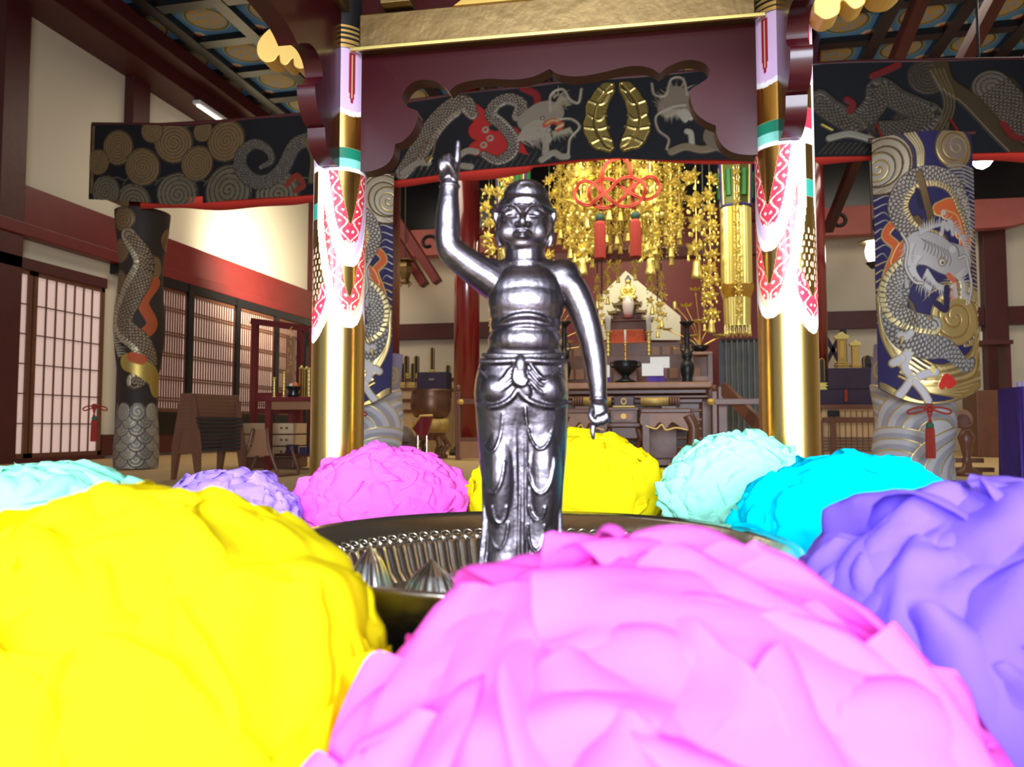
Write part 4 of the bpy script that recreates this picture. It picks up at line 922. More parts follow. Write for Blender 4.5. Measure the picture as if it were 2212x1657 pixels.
def wave_cloth(cx, cy, r, z1, par, mir=False):
    c = Canvas(PI*r, z1, .006, (.30, .26, .42), 0.); rr = random.Random(9)
    for k in range(26):
        c.disc(rr.uniform(0, PI*r), rr.uniform(z1*.62, z1), rr.uniform(.008, .02), (.55, .46, .18), .5, .003)
    for (x, y) in ((.15, .80), (.45, .88), (.70, .80), (.30, .92)): c.rings(PI*r*x, z1*y, .085, (.50, .42, .24), (.30, .26, .42), 2, .3, 0)
    for j, (x, y, R0) in enumerate(((.0, .40, .40), (.62, .34, .46), (.25, .04, .46), (.95, .02, .50))):
        for k in range(7):
            c.disc(PI*r*x, z1*y, R0-.055*k, ((.50, .49, .50), (.34, .33, .36))[k % 2], .0, .012-.001*k, ry=(R0-.055*k)*.72); 
            if k % 2 == 0:
                a = arc(PI*r*x, z1*y, R0-.055*k, 10, 170, 24, (R0-.055*k)*.72); c.stroke(a, .010, (.70, .55, .22), .8, .014)
    if mir: c.C = c.C[:, ::-1].copy(); c.Z = c.Z[:, ::-1].copy()
    def fn(X, Y):
        a = PI+X/r; rr2 = r+.012*np.sin(Y*11+X*4); return cx+rr2*np.cos(a), cy+rr2*np.sin(a), Y+.01, np.cos(a), np.sin(a), 0*a
    return c.build('wave_cloth', fn, WV, par)
def tassel_knot(par, c_, k=1.0):
    """red bow with a tassel; c_ centre of the knot"""
    x, y, z = c_; mb = MB()
    for s in (-1, 1):
        mb.tube([(x+s*k*a, y-.01-.006*math.sin(b*30), z+k*b) for a, b in spl([(0, 0), (.05, .030), (.12, .022), (.165, .0), (.15, -.022), (.09, -.012), (.03, .008), (0, 0)], 5)], .008*k, 8)
        mb.tube([(x+s*k*a, y-.018, z+k*b) for a, b in spl([(0, -.01), (.03, .02), (.015, .05), (-.02, .03), (-.012, -.02), (.012, -.10)], 5)], .008*k, 8)
    mb.ball((x, y-.02, z+.012*k), .024*k, 12, 8); mb.build('cord_bow', M['red'], par, smooth=True)
    MB().lathe([(.018*k, 0), (.030*k, -.02*k), (.030*k, -.05*k)][::-1], (x, y-.012, z-.09*k), 14).build('tassel_cap', mat('green_thread', (.03, .12, .06), .7), par, smooth=True)
    MB().lathe([(.034*k, -.30*k), (.036*k, -.28*k), (.033*k, -.06*k), (.02*k, -.04*k)], (x, y-.012, z-.09*k), 48, flute=.07, fk=16).build('tassel', M['red'], par)
for nm, x0, mir, lab, lab2 in (('r', xr0, False, 'tall brocade banner with a silver and orange dragon hanging on the right hall pillar', 'right'), ('l', xl0, True, 'tall brocade dragon banner half hidden behind the left gold pillar', 'left')):
    cx = (x0+BW_*XSR/2 if not mir else (xl0+xl1)/2); col_ = thing('hall_pillar', 'red hall pillar behind the %s dragon banner, its foot wrapped in a wave patterned cloth' % lab2, 'pillar', (cx, YV+.32, 0), 0, None)
    MB().lathe([(.19, .0), (.19, 2.70)], n=32).build('shaft', M['redwood'], col_, smooth=True)
    wave_cloth(0, -.10, .262, .98, col_, mir)
    b = thing('dragon_banner', lab, 'banner', (0, 0, 0)); c, fn = hang_banner(x0, mir); o = c.build('brocade', fn, TX, b)
    MB().tube([(x0-.02, 5.68, ZB+BH), (x0+BW_*(XS if mir else XSR)+.02, 5.68, ZB+BH)], .014, 8).build('banner_rod', M['darkwood'], b)
    for f_ in (.12, .88):
        xq_ = x0+BW_*(XS if mir else XSR)*f_; MB().tube([(xq_, 5.68, ZB+BH), (xq_, YV+.20, 2.78), (xq_, YV+.24, 2.78)], .008, 6).build('hanging_cord', M['red'], b)
    kx = P(2010, 888, y=5.5).x; tassel_knot(b, (kx if not mir else cx+(xr0+BW_*XSR/2-kx), 5.535, P(2010, 888, y=5.5).z), .80)
# leftmost pillar wrapped in a dark dragon cloth
lp0 = P(262, 700, y=YV+.12); lw = Canvas(2*PI*.205*.62, 2.36, .006, (.035, .026, .020), 0.); rr = random.Random(8); W0 = lw.w
for k in range(5): lw.rings(rr.uniform(.1, W0-.1), 2.25-k*.14, .11, (.26, .17, .08), (.10, .06, .03), 4, .5, .3, dark=LINE)
lw.stroke(spl([(.55, 1.7), (.42, 1.5), (.5, 1.3), (.36, 1.15)], 6), .10, (.42, .09, .03), .1, .006)
lw.scaled(spl([(.28, 2.1), (.42, 1.85), (.30, 1.55), (.24, 1.3), (.42, 1.1), (.50, .9), (.36, .78)], 7), .24, (.30, .22, .13), LINE, (.50, .42, .26), [(0, .6), (.3, 1), (1, .7)], .036, .35, -1)
lw.spikes(spl([(.12, 1.6), (.10, 1.3), (.2, 1.0)], 6), .12, .02, (.50, .44, .30), .4, 24, 1, .3, rr)
lw.stroke(spl([(.30, .95), (.42, .90), (.56, .82), (.62, .72)], 6), .16, (.55, .40, .10), .7, .010); lw.stroke(spl([(.34, 1.0), (.42, .98)], 4), .09, (.50, .10, .03), 0, .012)
for k in range(26): lw.stroke(spl([(rr.uniform(0, W0), rr.uniform(.05, .65)), (rr.uniform(0, W0), rr.uniform(.05, .65))], 2)[:6], .0, GOLD, 0, 0) if False else None
for j in range(8):
    for i in range(6): lw.rings(W0*(i+.5*(j % 2))/5, .07*j+.02, .085, ((.36, .33, .28), (.20, .19, .18))[(i+j) % 2], (.42, .34, .16), 2.5, .4, .7, dark=LINE)
lcol = thing('hall_pillar', 'leftmost hall pillar wrapped in dark scaly dragon cloth', 'pillar', (lp0.x+.05, YV+.30, 0))
MB().lathe([(.12, 0), (.12, 2.70)], n=32).build('shaft', M['redwood'], lcol, smooth=True)
def fnl(X, Y):
    a = R_(197)+X/.205; r_ = .205*(1+.10*np.sin(Y*5.5+1))*(.82+.10*Y); return r_*np.cos(a), r_*np.sin(a), Y+.01, np.cos(a), np.sin(a), 0*a
lw.build('dragon_cloth', fnl, TX, lcol)
tk = P(216, 885, y=5.5); tassel_knot(lcol, (-.22, -.26, tk.z+.02), .75)
# ================================================================= inner sanctuary
def AT(px, py, **k):
    p = P(px, py, **k); return p, p.dot(FW)/FPX
M['steel'] = mat('dark_iron', (.05, .05, .05), .5, .6); M['lampglass'] = mat('lit_lamp_glass', (.9, .9, .9), .4, emit=(1, .95, .88), estr=14)
M['candle'] = mat('candle_wax', (.80, .76, .70), .5); M['orangecloth'] = mat('orange_brocade', (.62, .14, .055), .7, .2, bump=.3, bscale=90, var=.35, vscale=25)
M['goldbr'] = mat('gold_brocade', (.55, .38, .12), .5, .5, bump=.4, bscale=120, var=.3, vscale=30); M['grey'] = mat('grey_curtain', (.19, .20, .19), .8, var=.25, vscale=6)
M['blackgold'] = mat('black_gilt', (.02, .02, .018), .35, var=.2); M['green'] = mat('green_enamel', (.02, .20, .05), .4); M['blue'] = mat('blue_enamel', (.05, .03, .30), .4)
M['cream'] = mat('pale_cream_panel', (.86, .84, .66), .6); M['darkred'] = mat('dark_red_panel', (.16, .02, .02), .5, bump=.2, bscale=30)
MID = -.6
# naijin beam and a black box standing in for the dark void above it
zb = P(900, 508, y=BWY-.2).z; zb2 = P(900, 560, y=BWY-.2).z
struct(MB().box((-.5, BWY-.12, (zb+CEIL)/2), (12.4, .24, CEIL-zb)).build('dark_void_box', M['black']))
mbb = MB(); pts_ = [(-6.3, zb2), (-6.3, zb)]
for x0, x1 in ((-6.3, -2.9), (1.8, 5.6)):
    L = x1-x0; prof = [(0, .10), (.3, .02), (.55, 0), (L-.55, 0), (L-.3, .02), (L, .10), (L, zb-zb2), (L*.5, zb-zb2+.03), (0, zb-zb2)]
    mbb.prism(prof, .22, (x0, BWY-.25, zb2), (1, 0, 0))
struct(mbb.build('trim_13', M['pink'], bevel=.01))
mbb = MB()
for cx, s in ((P(925, 525, y=BWY-.5).x, 1), (P(1812, 492, y=BWY-.5).x, -1)):
    sp_ = [(s*(.17*(1-t/9)*math.cos(t)), .15*(1-t/9)*math.sin(t)) for t in np.linspace(.2, 5.4, 20)][::-1]+[(s*.30, -.06), (s*.42, -.16)]
    mbb.tube([(cx+a, BWY-.48, (zb+zb2)/2+b) for a, b in sp_], [.03]*20+[.04, .008], 8)
struct(mbb.build('trim_14', M['blackmetal'], smooth=True))
mbb = MB()
for x in (2.4, 3.1, 3.8): mbb.bar((x, 6.4, 4.9), (x+.0, 12.6, 3.5), .12, .16)
struct(mbb.build('trim_15', M['darkwood']))
mbb = MB()
for (a, b) in (((-4.3, 12.8, 2.9), (-5.6, 12.8, 4.9)), ((-4.0, 12.6, 2.9), (-5.3, 12.6, 4.9))): mbb.bar(a, b, .22, .14)
struct(mbb.build('trim_16', M['redwood']))
# beam running above and behind the valance, carrying the hall pillars
struct(MB().box((-.9, YV+.36, 2.80), (8.3, .30, .22)).build('trim_17', M['darkwood'], bevel=.01))
# timber of the right wall
mb = MB(); q0 = P(2140, 640, x=RWX)
zr = P(2160, 620, x=RWX).z; mb.box((RWX-.06, (FY0+BWY)/2, zr-.1), (.12, BWY-FY0, .28)); mb.box((RWX-.06, BWY-2.2, CEIL/2), (.14, .3, CEIL-.004)).box((RWX-.07, (FY0+BWY)/2, ztop+.15), (.14, BWY-FY0, .3))
struct(mb.build('trim_18', M['redwood'], bevel=.01))
# sanctuary back wall of dark boards
struct(MB().box((MID, 12.75, 2.0), (4.7, .10, 4.0)).build('wall_altar', M['darkred']))
struct(MB().box((MID, 12.0, .25), (4.8, 1.4, .5)).build('trim_19', M['brown'], bevel=.01))
# round red pillars of the sanctuary
for px, lb in ((1008, 'round red lacquered pillar left of the altar, behind the raised arm of the statue'), (1757, 'round red lacquered pillar right of the altar')):
    p = P(px, 800, y=10.1); t = thing('sanctuary_pillar', lb, 'pillar', (p.x, 10.1, 0)); MB().lathe([(.175, .06), (.175, CEIL-.004)], n=40).build('shaft', M['redlac'], t, smooth=True)
    MB().lathe([(.24, 0), (.24, .04), (.20, .08)], n=32).build('foot', M['blackmetal'], t, smooth=True)
struct(MB().box((MID, 10.1, P(1400, 550, y=10.1).z), (4.3, .16, .14)).build('trim_20', M['redwood'], bevel=.01))
struct(MB().box((MID, 10.15, P(1400, 480, y=10.1).z), (4.3, .16, .10)).build('trim_21', M['redwood'], bevel=.01))
# ---- gilded hanging ornaments
def ornament(mb, x, y, z, r, rnd_):
    """an openwork gilt flower: crossed petals round a bead, small drops under it"""
    a0 = rnd_.uniform(0, 1.6)
    for k in range(5):
        a = a0+k*2*PI/5; dx = math.cos(a); dz = math.sin(a)
        mb.add([(x, y-r*.12, z), (x+r*(.55*dx-.28*dz), y+r*.15, z+r*(.55*dz+.28*dx)), (x+r*dx, y-r*.25, z+r*dz), (x+r*(.55*dx+.28*dz), y+r*.15, z+r*(.55*dz-.28*dx)), (x, y+r*.3, z)], [(0, 1, 2), (0, 2, 3), (4, 2, 1), (4, 3, 2), (0, 4, 1), (0, 3, 4)])
    mb.ball((x, y-r*.15, z), r*.26, 6, 4)
    for dx in (-.6, .6): mb.ball((x+dx*r, y-.1*r, z-r*1.15), (r*.17, r*.17, r*.26), 5, 4)
def strand(mb, x, y, z1, z0, r, rnd_, bell=True, cluster=1):
    mb.cyl((x, y, z0), (x, y, z1), r*.06, n=5); L = z1-z0; n = max(2, int(L/(r*2.1)))
    for i in range(n):
        z = z1-L*(i+.5)/n
        for c in range(cluster): ornament(mb, x+(rnd_.uniform(-.5, .5)*r*1.4 if cluster > 1 else rnd_.uniform(-.2, .2)*r), y+rnd_.uniform(-.5, .5)*r, z+rnd_.uniform(-.3, .3)*r, r*rnd_.uniform(.75, 1.1), rnd_)
    if bell: mb.lathe([(r*.62, -r*1.9), (r*.55, -r*1.7), (r*.42, -r*.9), (r*.40, -r*.3), (r*.12, 0)], (x, y, z0), 8)
rn = random.Random(21)
YC = 8.7
def hung(px, py0, py1, r_px, lab, bell=True, cluster=2, y=YC, grp=None, m='goldy'):
    a, k = AT(px, py0, y=y); b = P(px, py1, y=y); t = thing('gilt_pendant', lab, 'hanging ornament', (a.x, y, b.z), 0, grp)
    mb = MB(); strand(mb, 0, 0, a.z-b.z, 0, r_px*k, rn, False, cluster); mb.build('flower_chain', M[m], t)
    MB().tube([(0, 0, a.z-b.z), (0, 0, CEIL-.004-b.z)], .008, 5).build('hanging_cord', M['steel'], t)
    if bell: MB().lathe([(r_px*k*.62, -r_px*k*2.0), (r_px*k*.55, -r_px*k*1.7), (r_px*k*.42, -r_px*k*.9), (r_px*k*.40, -r_px*k*.3), (r_px*k*.12, 0)], (0, 0, 0), 12).build('bell', M[m], t, smooth=True)
    return t
hung(1056, 395, 560, 15, 'gilt flower chain hanging left of the statue head, the outer of two', True, 2, 8.1)
hung(1092, 368, 545, 16, 'gilt flower chain hanging left of the statue head, the inner of two', True, 2, 8.1)
hung(1186, 372, 600, 15, 'gilt flower chain hanging just right of the statue head', True, 2)
hung(1062, 600, 700, 9, 'small gilt chain beside the red pillar under the raised arm', True, 1)
hung(1502, 358, 560, 21, 'thick gilt flower chain right of the red cord knot, left of its pair', True, 3)
hung(1532, 372, 690, 15, 'long gilt flower chain right of the red cord knot, nearer the lantern', True, 3)
hung(1520, 570, 700, 8, 'short gilt chain ending low beside the golden lotus flowers', True, 1)
hung(1255, 350, 470, 26, 'gilt flower cluster left of the red cord knot', False, 4, YC-.75); hung(1258, 490, 555, 20, 'gilt umbrella shaped cluster with a bell left of the two red tassels', True, 3, YC-.6)
hung(1404, 350, 470, 24, 'gilt flower cluster right of the red cord knot', False, 4, YC-.75); hung(1404, 490, 555, 20, 'gilt umbrella shaped cluster with a bell right of the two red tassels', True, 3, YC-.6)
for px, y0, y1, c in ((1290, 590, 650, 9), (1312, 560, 640, 9), (1408, 570, 660, 10), (1428, 585, 690, 9), (1300, 640, 690, 7), (1420, 650, 715, 7), (1372, 560, 590, 8), (1335, 560, 595, 8)):
    hung(px, y0, y1, c, 'small amber gilt chain, %s' % {1290: 'leftmost of the upper ones', 1312: 'second of the upper ones from the left', 1408: 'the one over the right candle', 1428: 'rightmost of the upper ones', 1300: 'the lower one at the left edge of the pointed board', 1420: 'the lowest one at the right', 1372: 'the very short one under the right tassel', 1335: 'the very short one between the tassels'}[px], True, 2, 9.7, 'small gilt chains in front of the recess', 'goldy')
# gilded canopy: ring of chains below an openwork frame
cc, k = AT(1336, 440, y=YC+.2); R0 = 132*k; can = thing('gilt_canopy', 'round gilded canopy of many flower chains hanging before the altar', 'canopy', (cc.x, cc.y, 0))
zt_ = P(1336, 352, y=YC+.2).z
mb = MB().lathe([(R0*.92, zt_+.10), (R0*1.0, zt_+.12), (R0*1.0, zt_+.30), (R0*.92, zt_+.30)], n=8); mb.build('frame', M['dullgold'], can)
MB().box((0, -.1, P(1336, 357, y=YC).z), (160*k, .05, .05)).box((0, -.1, P(1336, 330, y=YC).z), (160*k, .05, .04)).build('name_panel', M['gold'], can, bevel=.004)
MB().tube([(0, 0, zt_+.2), (0, 0, CEIL-.004)], .02, 8).build('hanging_pole', M['steel'], can)
for i in range(34):
    a = 2*PI*i/34; rr0 = R0*(1.0 if i % 2 else .82); x = rr0*math.cos(a); y = rr0*math.sin(a)*.8
    y1 = 545-60*(abs(math.cos(a)) < .55)-rn.uniform(0, 18); y1 -= 40*(abs(math.cos(a)) > .9)
    z0 = P(1336, y1, y=YC).z; mb = MB(); strand(mb, x, y, zt_+.12, z0, .062, rn, True, 2); mb.build('flower_chain', M['goldy'], can)
for i in range(16):
    a = 2*PI*i/16; x = R0*.45*math.cos(a); y = R0*.4*math.sin(a); z0 = P(1336, 512-rn.uniform(0, 12), y=YC).z; mb = MB(); strand(mb, x, y, zt_+.1, z0, .055, rn, True, 1); mb.build('flower_chain', M['goldy'], can)
# orange lit tier behind the canopy
c2, k = AT(1336, 465, y=9.8); t = thing('lit_tier', 'red and gold openwork tier glowing behind the red cord knot', 'canopy', (c2.x, 9.8, 0)); z_ = c2.z
MB().box((0, 0, z_), (110*k, .3, .07)).build('tier_band', mat('lit_red_band', (.75, .10, .05), .5), t)
mb = MB()
for i in range(9): mb.tube([(-50*k+i*12.5*k+4.5*k*math.cos(a), -.17, z_+4.5*k*math.sin(a)*.8) for a in np.linspace(0, 2*PI, 9)[:-1]], .006, 5, closed=True)
mb.build('ring_row', M['goldy'], t); MB().tube([(0, 0, z_), (0, 0, CEIL-.004)], .015, 6).build('hanging_pole', M['steel'], t)
# hexagonal gilt lanterns
def hex_lantern(px, lab):
    a, k = AT(px, 345, y=8.9); t = thing('hexagonal_lantern', lab, 'lantern', (a.x, 8.9, 0)); zz = lambda py: P(px, py, y=8.9).z
    r = 38*k; h1, h0 = zz(352), zz(452)
    MB().lathe([(r*.9, h0), (r, h1)], n=6, a0=PI/6, a1=2*PI+PI/6).build('enamel_box', mat('olive_enamel', (.10, .13, .03), .35, .3), t)
    mb = MB(); mg = MB(); mgr = MB()
    for i in range(6):
        a0 = PI/6+i*PI/3; p0 = Vector((r*math.cos(a0), r*math.sin(a0), 0)); p1 = Vector((r*math.cos(a0+PI/3), r*math.sin(a0+PI/3), 0)); u = (p1-p0)
        for f0, f1, b in ((.04, .04, mb), (.96, .96, mb), (.14, .14, mg), (.86, .86, mg)):
            q0_ = p0+u*f0; mb_ = b; mb_.cyl(q0_*1.02*.92+Vector((0, 0, h0+.03)), q0_*1.02+Vector((0, 0, h1-.03)), .010, n=6)
        for z_, s_ in ((h0+.02, .92), (h1-.02, 1.)): mb.cyl(p0*1.02*s_+Vector((0, 0, z_)), p1*1.02*s_+Vector((0, 0, z_)), .012, n=6)
        m_ = (p0+p1)/2*1.01; mgr.cyl(m_*.95+Vector((0, 0, h0+.12)), m_+Vector((0, 0, h1-.12)), .035, n=6)
    mb.build('blue_edging', M['blue'], t); mg.build('gilt_rods', M['goldy'], t); mgr.build('green_panel', M['green'], t)
    MB().lathe([(r*.84, zz(622)), (r*.84, h0)], n=60, flute=.035, fk=30).build('bead_curtain', M['goldy'], t)
    MB().lathe([(r*.86, zz(645)), (r*1.02, zz(628)), (r*1.02, zz(618)), (r*.8, zz(612))], n=6, a0=PI/6, a1=2*PI+PI/6).build('flange', M['gold'], t)
    MB().lathe([(r*.70, zz(705)), (r*.74, zz(645))], n=60, flute=.04, fk=24).build('lower_bead_curtain', M['goldy'], t)
    mb = MB()
    for i in range(20): b = 2*PI*i/20; mb.lathe([(.004, 0), (.014, .02), (.004, .05), (.004, .12)], (r*.72*math.cos(b), r*.72*math.sin(b), zz(727)+.01*(i % 2)), 6)
    mb.build('drop_fringe', M['goldy'], t)
    mb = MB(); strand(mb, 0, -r*1.15, zz(356), zz(690), .05, rn, True, 1); mb.build('front_chain', M['goldy'], t)
    MB().tube([(0, 0, h1), (0, 0, CEIL-.004)], .015, 6).build('hanging_pole', M['steel'], t)
hex_lantern(1587, 'tall hexagonal gilt lantern with bead curtains right of the altar'); hex_lantern(1108, 'hexagonal gilt lantern behind the statue head')
# red cord knot with two tassels
kc, k = AT(1333, 420, y=7.6); t = thing('red_cord_knot', 'big red ornamental cord knot with two long tassels hanging before the altar', 'cord knot', (kc.x, 7.6, kc.z))
K_ = lambda L: [((a-1333)*k, (-.015 if i % 2 else .015), (420-b)*k) for i, (a, b) in enumerate(L)]
o_ = lambda L: [(1150+a/6.32, 330+b/6.32) for a, b in L]
main = spl(o_([(1230, 45), (1030, 110), (945, 300), (960, 480), (1060, 640), (1180, 720), (1330, 755), (1450, 700), (1540, 560), (1500, 420), (1350, 340), (1180, 380), (1040, 500), (900, 610), (760, 690), (610, 640), (565, 500), (640, 380), (760, 360), (880, 440), (930, 560), (930, 780)]), 8)
main2 = spl(o_([(1230, 45), (1320, 140), (1350, 300), (1340, 480), (1240, 620), (1120, 700), (970, 755), (850, 700), (770, 560), (800, 410), (940, 335), (1100, 370), (1240, 480), (1380, 590), (1540, 650), (1680, 620), (1740, 500), (1680, 380), (1560, 350), (1440, 420), (1370, 540), (1390, 780)]), 8)
mb = MB()
for off in (-3.1, 3.1):
    for L in (main, main2):
        A = np.array(L); tg = np.gradient(A, axis=0); tg /= np.linalg.norm(tg, axis=1)[:, None]; B_ = A+np.stack([-tg[:, 1], tg[:, 0]], 1)*off*.62
        mb.tube([((a-1333)*k, .02*math.sin(i*.35)+(0 if L is main else .012), (420-b)*k) for i, (a, b) in enumerate(B_)], 2.05*k, 6)
mb.build('knotted_cord', M['red'], t, smooth=True)
for px in (1295, 1372):
    x = (px-1333)*k; zz = lambda b: (420-b)*k
    MB().lathe([(6*k, zz(480)), (9*k, zz(476)), (11*k, zz(468)), (7*k, zz(462))], (x, 0, 0), 14).build('tassel_cap', M['green'] if False else mat('dark_green_thread', (.015, .05, .03), .7), t, smooth=True)
    MB().lathe([(12.2*k, zz(560)), (12*k, zz(550)), (11.5*k, zz(484)), (8*k, zz(478))], (x, 0, 0), 64, flute=.05, fk=18).build('tassel', M['red'], t)
MB().tube([(0.0-16*k, 0, (420-338)*k), (-16*k, 0, CEIL-.004-kc.z)], .006, 5).build('hanging_cord', M['red'], t)
# ---- recess with pointed white board, seated gilt figure
t = thing('pointed_board', 'pale pointed board standing behind the small seated gilt figure', 'board', (0, 0, 0))
pl_ = [P(a, b, y=12.55) for a, b in ((1352, 586), (1470, 684), (1470, 735), (1288, 735), (1296, 640))]; MB().prism([(q_.x, q_.z) for q_ in pl_], .04, (0, 12.55, 0)).build('panel', M['cream'], t)
for q_ in (pl_[2], pl_[3]): MB().box((q_.x*.96+MID*.04, 12.55, (q_.z+.5)/2), (.06, .05, q_.z-.5)).build('leg', M['brown'], t)
sb, k = AT(1357, 652, y=12.2); fg = thing('seated_gilt_figure', 'small gilt seated figure with dark hair on a lotus seat, before the pointed board', 'figure', (sb.x, 12.2, sb.z))
mb = MB()
def ee(x, y, w, rx, ry, rw): mb.ball((x*k, -w*k, -y*k), (rx*k, rw*k, ry*k), 18, 12)
ee(0, -26, 0, 10, 14, 8); ee(0, -9, 3, 18, 6, 11); ee(-13, -8, 4, 8, 5, 9); ee(13, -8, 4, 8, 5, 9); ee(0, -44, 0, 6.5, 8, 7); ee(0, -36, 0, 3.5, 5, 4)
for s in (-1, 1): mb.tube([(s*9*k, 0, 33*k), (s*14*k, -2*k, 24*k), (s*11*k, -8*k, 15*k), (s*3*k, -11*k, 13*k)], [4*k, 3.6*k, 3*k, 2.6*k], 8)
fb = fused('body', mb, .9*k, M['goldy'], 3, parent=fg)
MB().ball((0, 1*k, 48*k), (7*k, 7.5*k, 6.5*k), 14, 10).ball((0, 0, 55*k), (3.5*k, 3.5*k, 3.5*k), 10, 8).build('hair', mat('blue_grey_hair', (.10, .12, .18), .5), fg, smooth=True)
mb = MB().lathe([(14*k, -20*k), (22*k, -14*k), (25*k, -6*k), (22*k, 0), (16*k, 4*k)], n=36, flute=.06, fk=12); mb.build('lotus_seat', M['dullgold'], fg, smooth=True)
# stepped pedestal
def tiers(px, y, rows, m, nm, lab, cat):
    """rows: (py_top, py_bottom, half width px, depth m)"""
    b, k = AT(px, rows[-1][1], y=y); t = thing(nm, lab, cat, (b.x, y, b.z)); mb = MB()
    for r in rows:
        z1 = P(px, r[0], y=y).z-b.z; z0 = P(px, r[1], y=y).z-b.z; mb.box((0, 0, (z0+z1)/2), (2*r[2]*k, r[3], z1-z0))
    mb.build('tiers', m, t, bevel=.008); return t, k, b
t, k, b = tiers(1357, 12.1, [(676, 684, 22, .5), (684, 694, 30, .6), (694, 700, 36, .66), (700, 720, 44, .6)], M['brown'], 'pagoda_pedestal', 'dark stepped pedestal with small corner roofs under the gilt figure', 'pedestal')
mb = MB()
for s in (-1, 1):
    for zz_, xx in ((P(1357, 667, y=12.1).z-b.z, 26), (P(1357, 684, y=12.1).z-b.z, 36), (P(1357, 700, y=12.1).z-b.z, 50)):
        mb.prism([(s*(xx-16)*k, .0), (s*(xx-14)*k, .05), (s*xx*k, .03), (s*(xx+6)*k, .055), (s*(xx+3)*k, 0)], .3, (0, -.1, zz_)); mb.box((s*(xx-3)*k, -.25, zz_-.05), (.02, .02, .12))
mb.build('corner_roof', M['dullgold'], t); MB().box((0, 0, (.5-b.z)/2), (80*k, .5, b.z-.5)).build('base_column', M['darkred'], t)
b, k = AT(1357, 681, y=11.7); t = thing('white_petal_stand', 'white paper lotus petal lantern standing before the gilt figure', 'lantern', (b.x, 11.7, b.z))
prof = [(9, 0), (10.5, 8), (12.5, 18), (12.5, 27), (10.5, 35), (7, 40)]; mb = MB().lathe([(r*k, z*k) for r, z in prof], n=24, top=False); mb.build('petal_shade', M['candle'], t, smooth=True)
MB().prism([(-9*k, 33*k), (-6*k, 42*k), (-1*k, 36*k), (3*k, 43*k), (9*k, 33*k)], .02, (0, -.05, 0)).build('petal_tip', M['candle'], t); MB().lathe([(12*k, -6*k), (10*k, 0)], n=16).build('base', M['darkred'], t)
# red brocade covered steps
t, k, b = tiers(1357, 11.3, [(717, 744, 35, .5), (744, 772, 46, .8)], M['orangecloth'], 'brocade_step', 'orange brocade covered steps below the pedestal', 'altar step')
t, k, b = tiers(1357, 10.9, [(745, 773, 150, .5), (773, 832, 165, .8)], M['brown'], 'altar_step', 'wide brown wooden altar steps behind the offering table', 'altar step')
for s in (-1, 1):
    for i in range(4):
        MB().box((s*(75+i*22)*k, -.42, 20*k), (18*k, .02, 22*k)).build('step_panel', M['brownl'], t, bevel=.006); MB().box((s*(60+i*22)*k, -.27, 68*k), (18*k, .02, 20*k)).build('step_panel', M['brownl'], t, bevel=.006)
MB().box((0, 0, -b.z/2), (320*k, .8, b.z)).build('base_block', M['brown'], t)
# offerings and fittings
def candlestick(px, py_b, py_t, py_c, y, lab, r=6, grp=None, m='goldy', cm=5.5):
    """base, holder top, candle top (pixels)"""
    b, k = AT(px, py_b, y=y); h = (py_b-py_t)*k; t = thing('candlestick', lab, 'candlestick', (b.x, y, b.z), 0, grp)
    prof = [(r*1.15*k, 0), (r*1.1*k, 2*k), (r*.5*k, 4*k)]; n = 6
    for i in range(n): z = 4*k+(h-6*k)*i/n; prof += [(r*.55*k, z+(h/n)*.2), (r*.9*k if i % 2 else r*.7*k, z+(h/n)*.5), (r*.45*k, z+(h/n)*.85)]
    prof += [(r*1.25*k, h-1.5*k), (r*1.3*k, h), (r*.3*k, h+.5*k)]; MB().lathe(prof, n=20).build('stem', M[m], t, smooth=True)
    if py_c: MB().lathe([(cm*.8*k, h), (cm*k, (py_b-py_c)*k*1.0), (0.01*k, (py_b-py_c)*k+.5*k)], n=16).build('candle', M['candle'], t, smooth=True)
    return t
candlestick(1314, 775, 716, 681, 10.6, 'tall gilt candlestick with a white candle left of the altar centre', 6.5, None, 'goldy', 6)
candlestick(1402, 775, 716, 681, 10.6, 'tall gilt candlestick with a white candle right of the altar centre', 6.5, None, 'goldy', 6)
candlestick(1351, 782, 741, 712, 9.4, 'low brass candlestick with a thin candle above the incense bowl', 5, None, 'gold', 2.4)
def bowl(px, py_b, y, lab, s=1.0):
    b, k = AT(px, py_b, y=y); k *= s; t = thing('incense_bowl', lab, 'incense burner', (b.x, y, b.z))
    MB().lathe([(22*k, 0), (24*k, 2*k), (12*k, 7*k), (7*k, 12*k), (10*k, 16*k), (22*k, 26*k), (26*k, 36*k), (24*k, 44*k), (26*k, 46*k), (22*k, 46*k), (20*k, 40*k)], n=32, top=False).build('bowl', M['blackmetal'], t, smooth=True)
    MB().lathe([(.001, 42*k), (21*k, 42*k)], n=24, top=False).build('ash', M['grey'], t)
    mb = MB(); 
    for s_ in (-1, 1): mb.tube([(s_*25*k, 0, 32*k), (s_*33*k, 0, 36*k), (s_*31*k, 0, 44*k), (s_*24*k, 0, 42*k)], 2*k, 8)
    mb.build('handle', M['blackmetal'], t, smooth=True)
bowl(1351, 826, 8.75, 'black bronze incense bowl on the middle of the offering table')
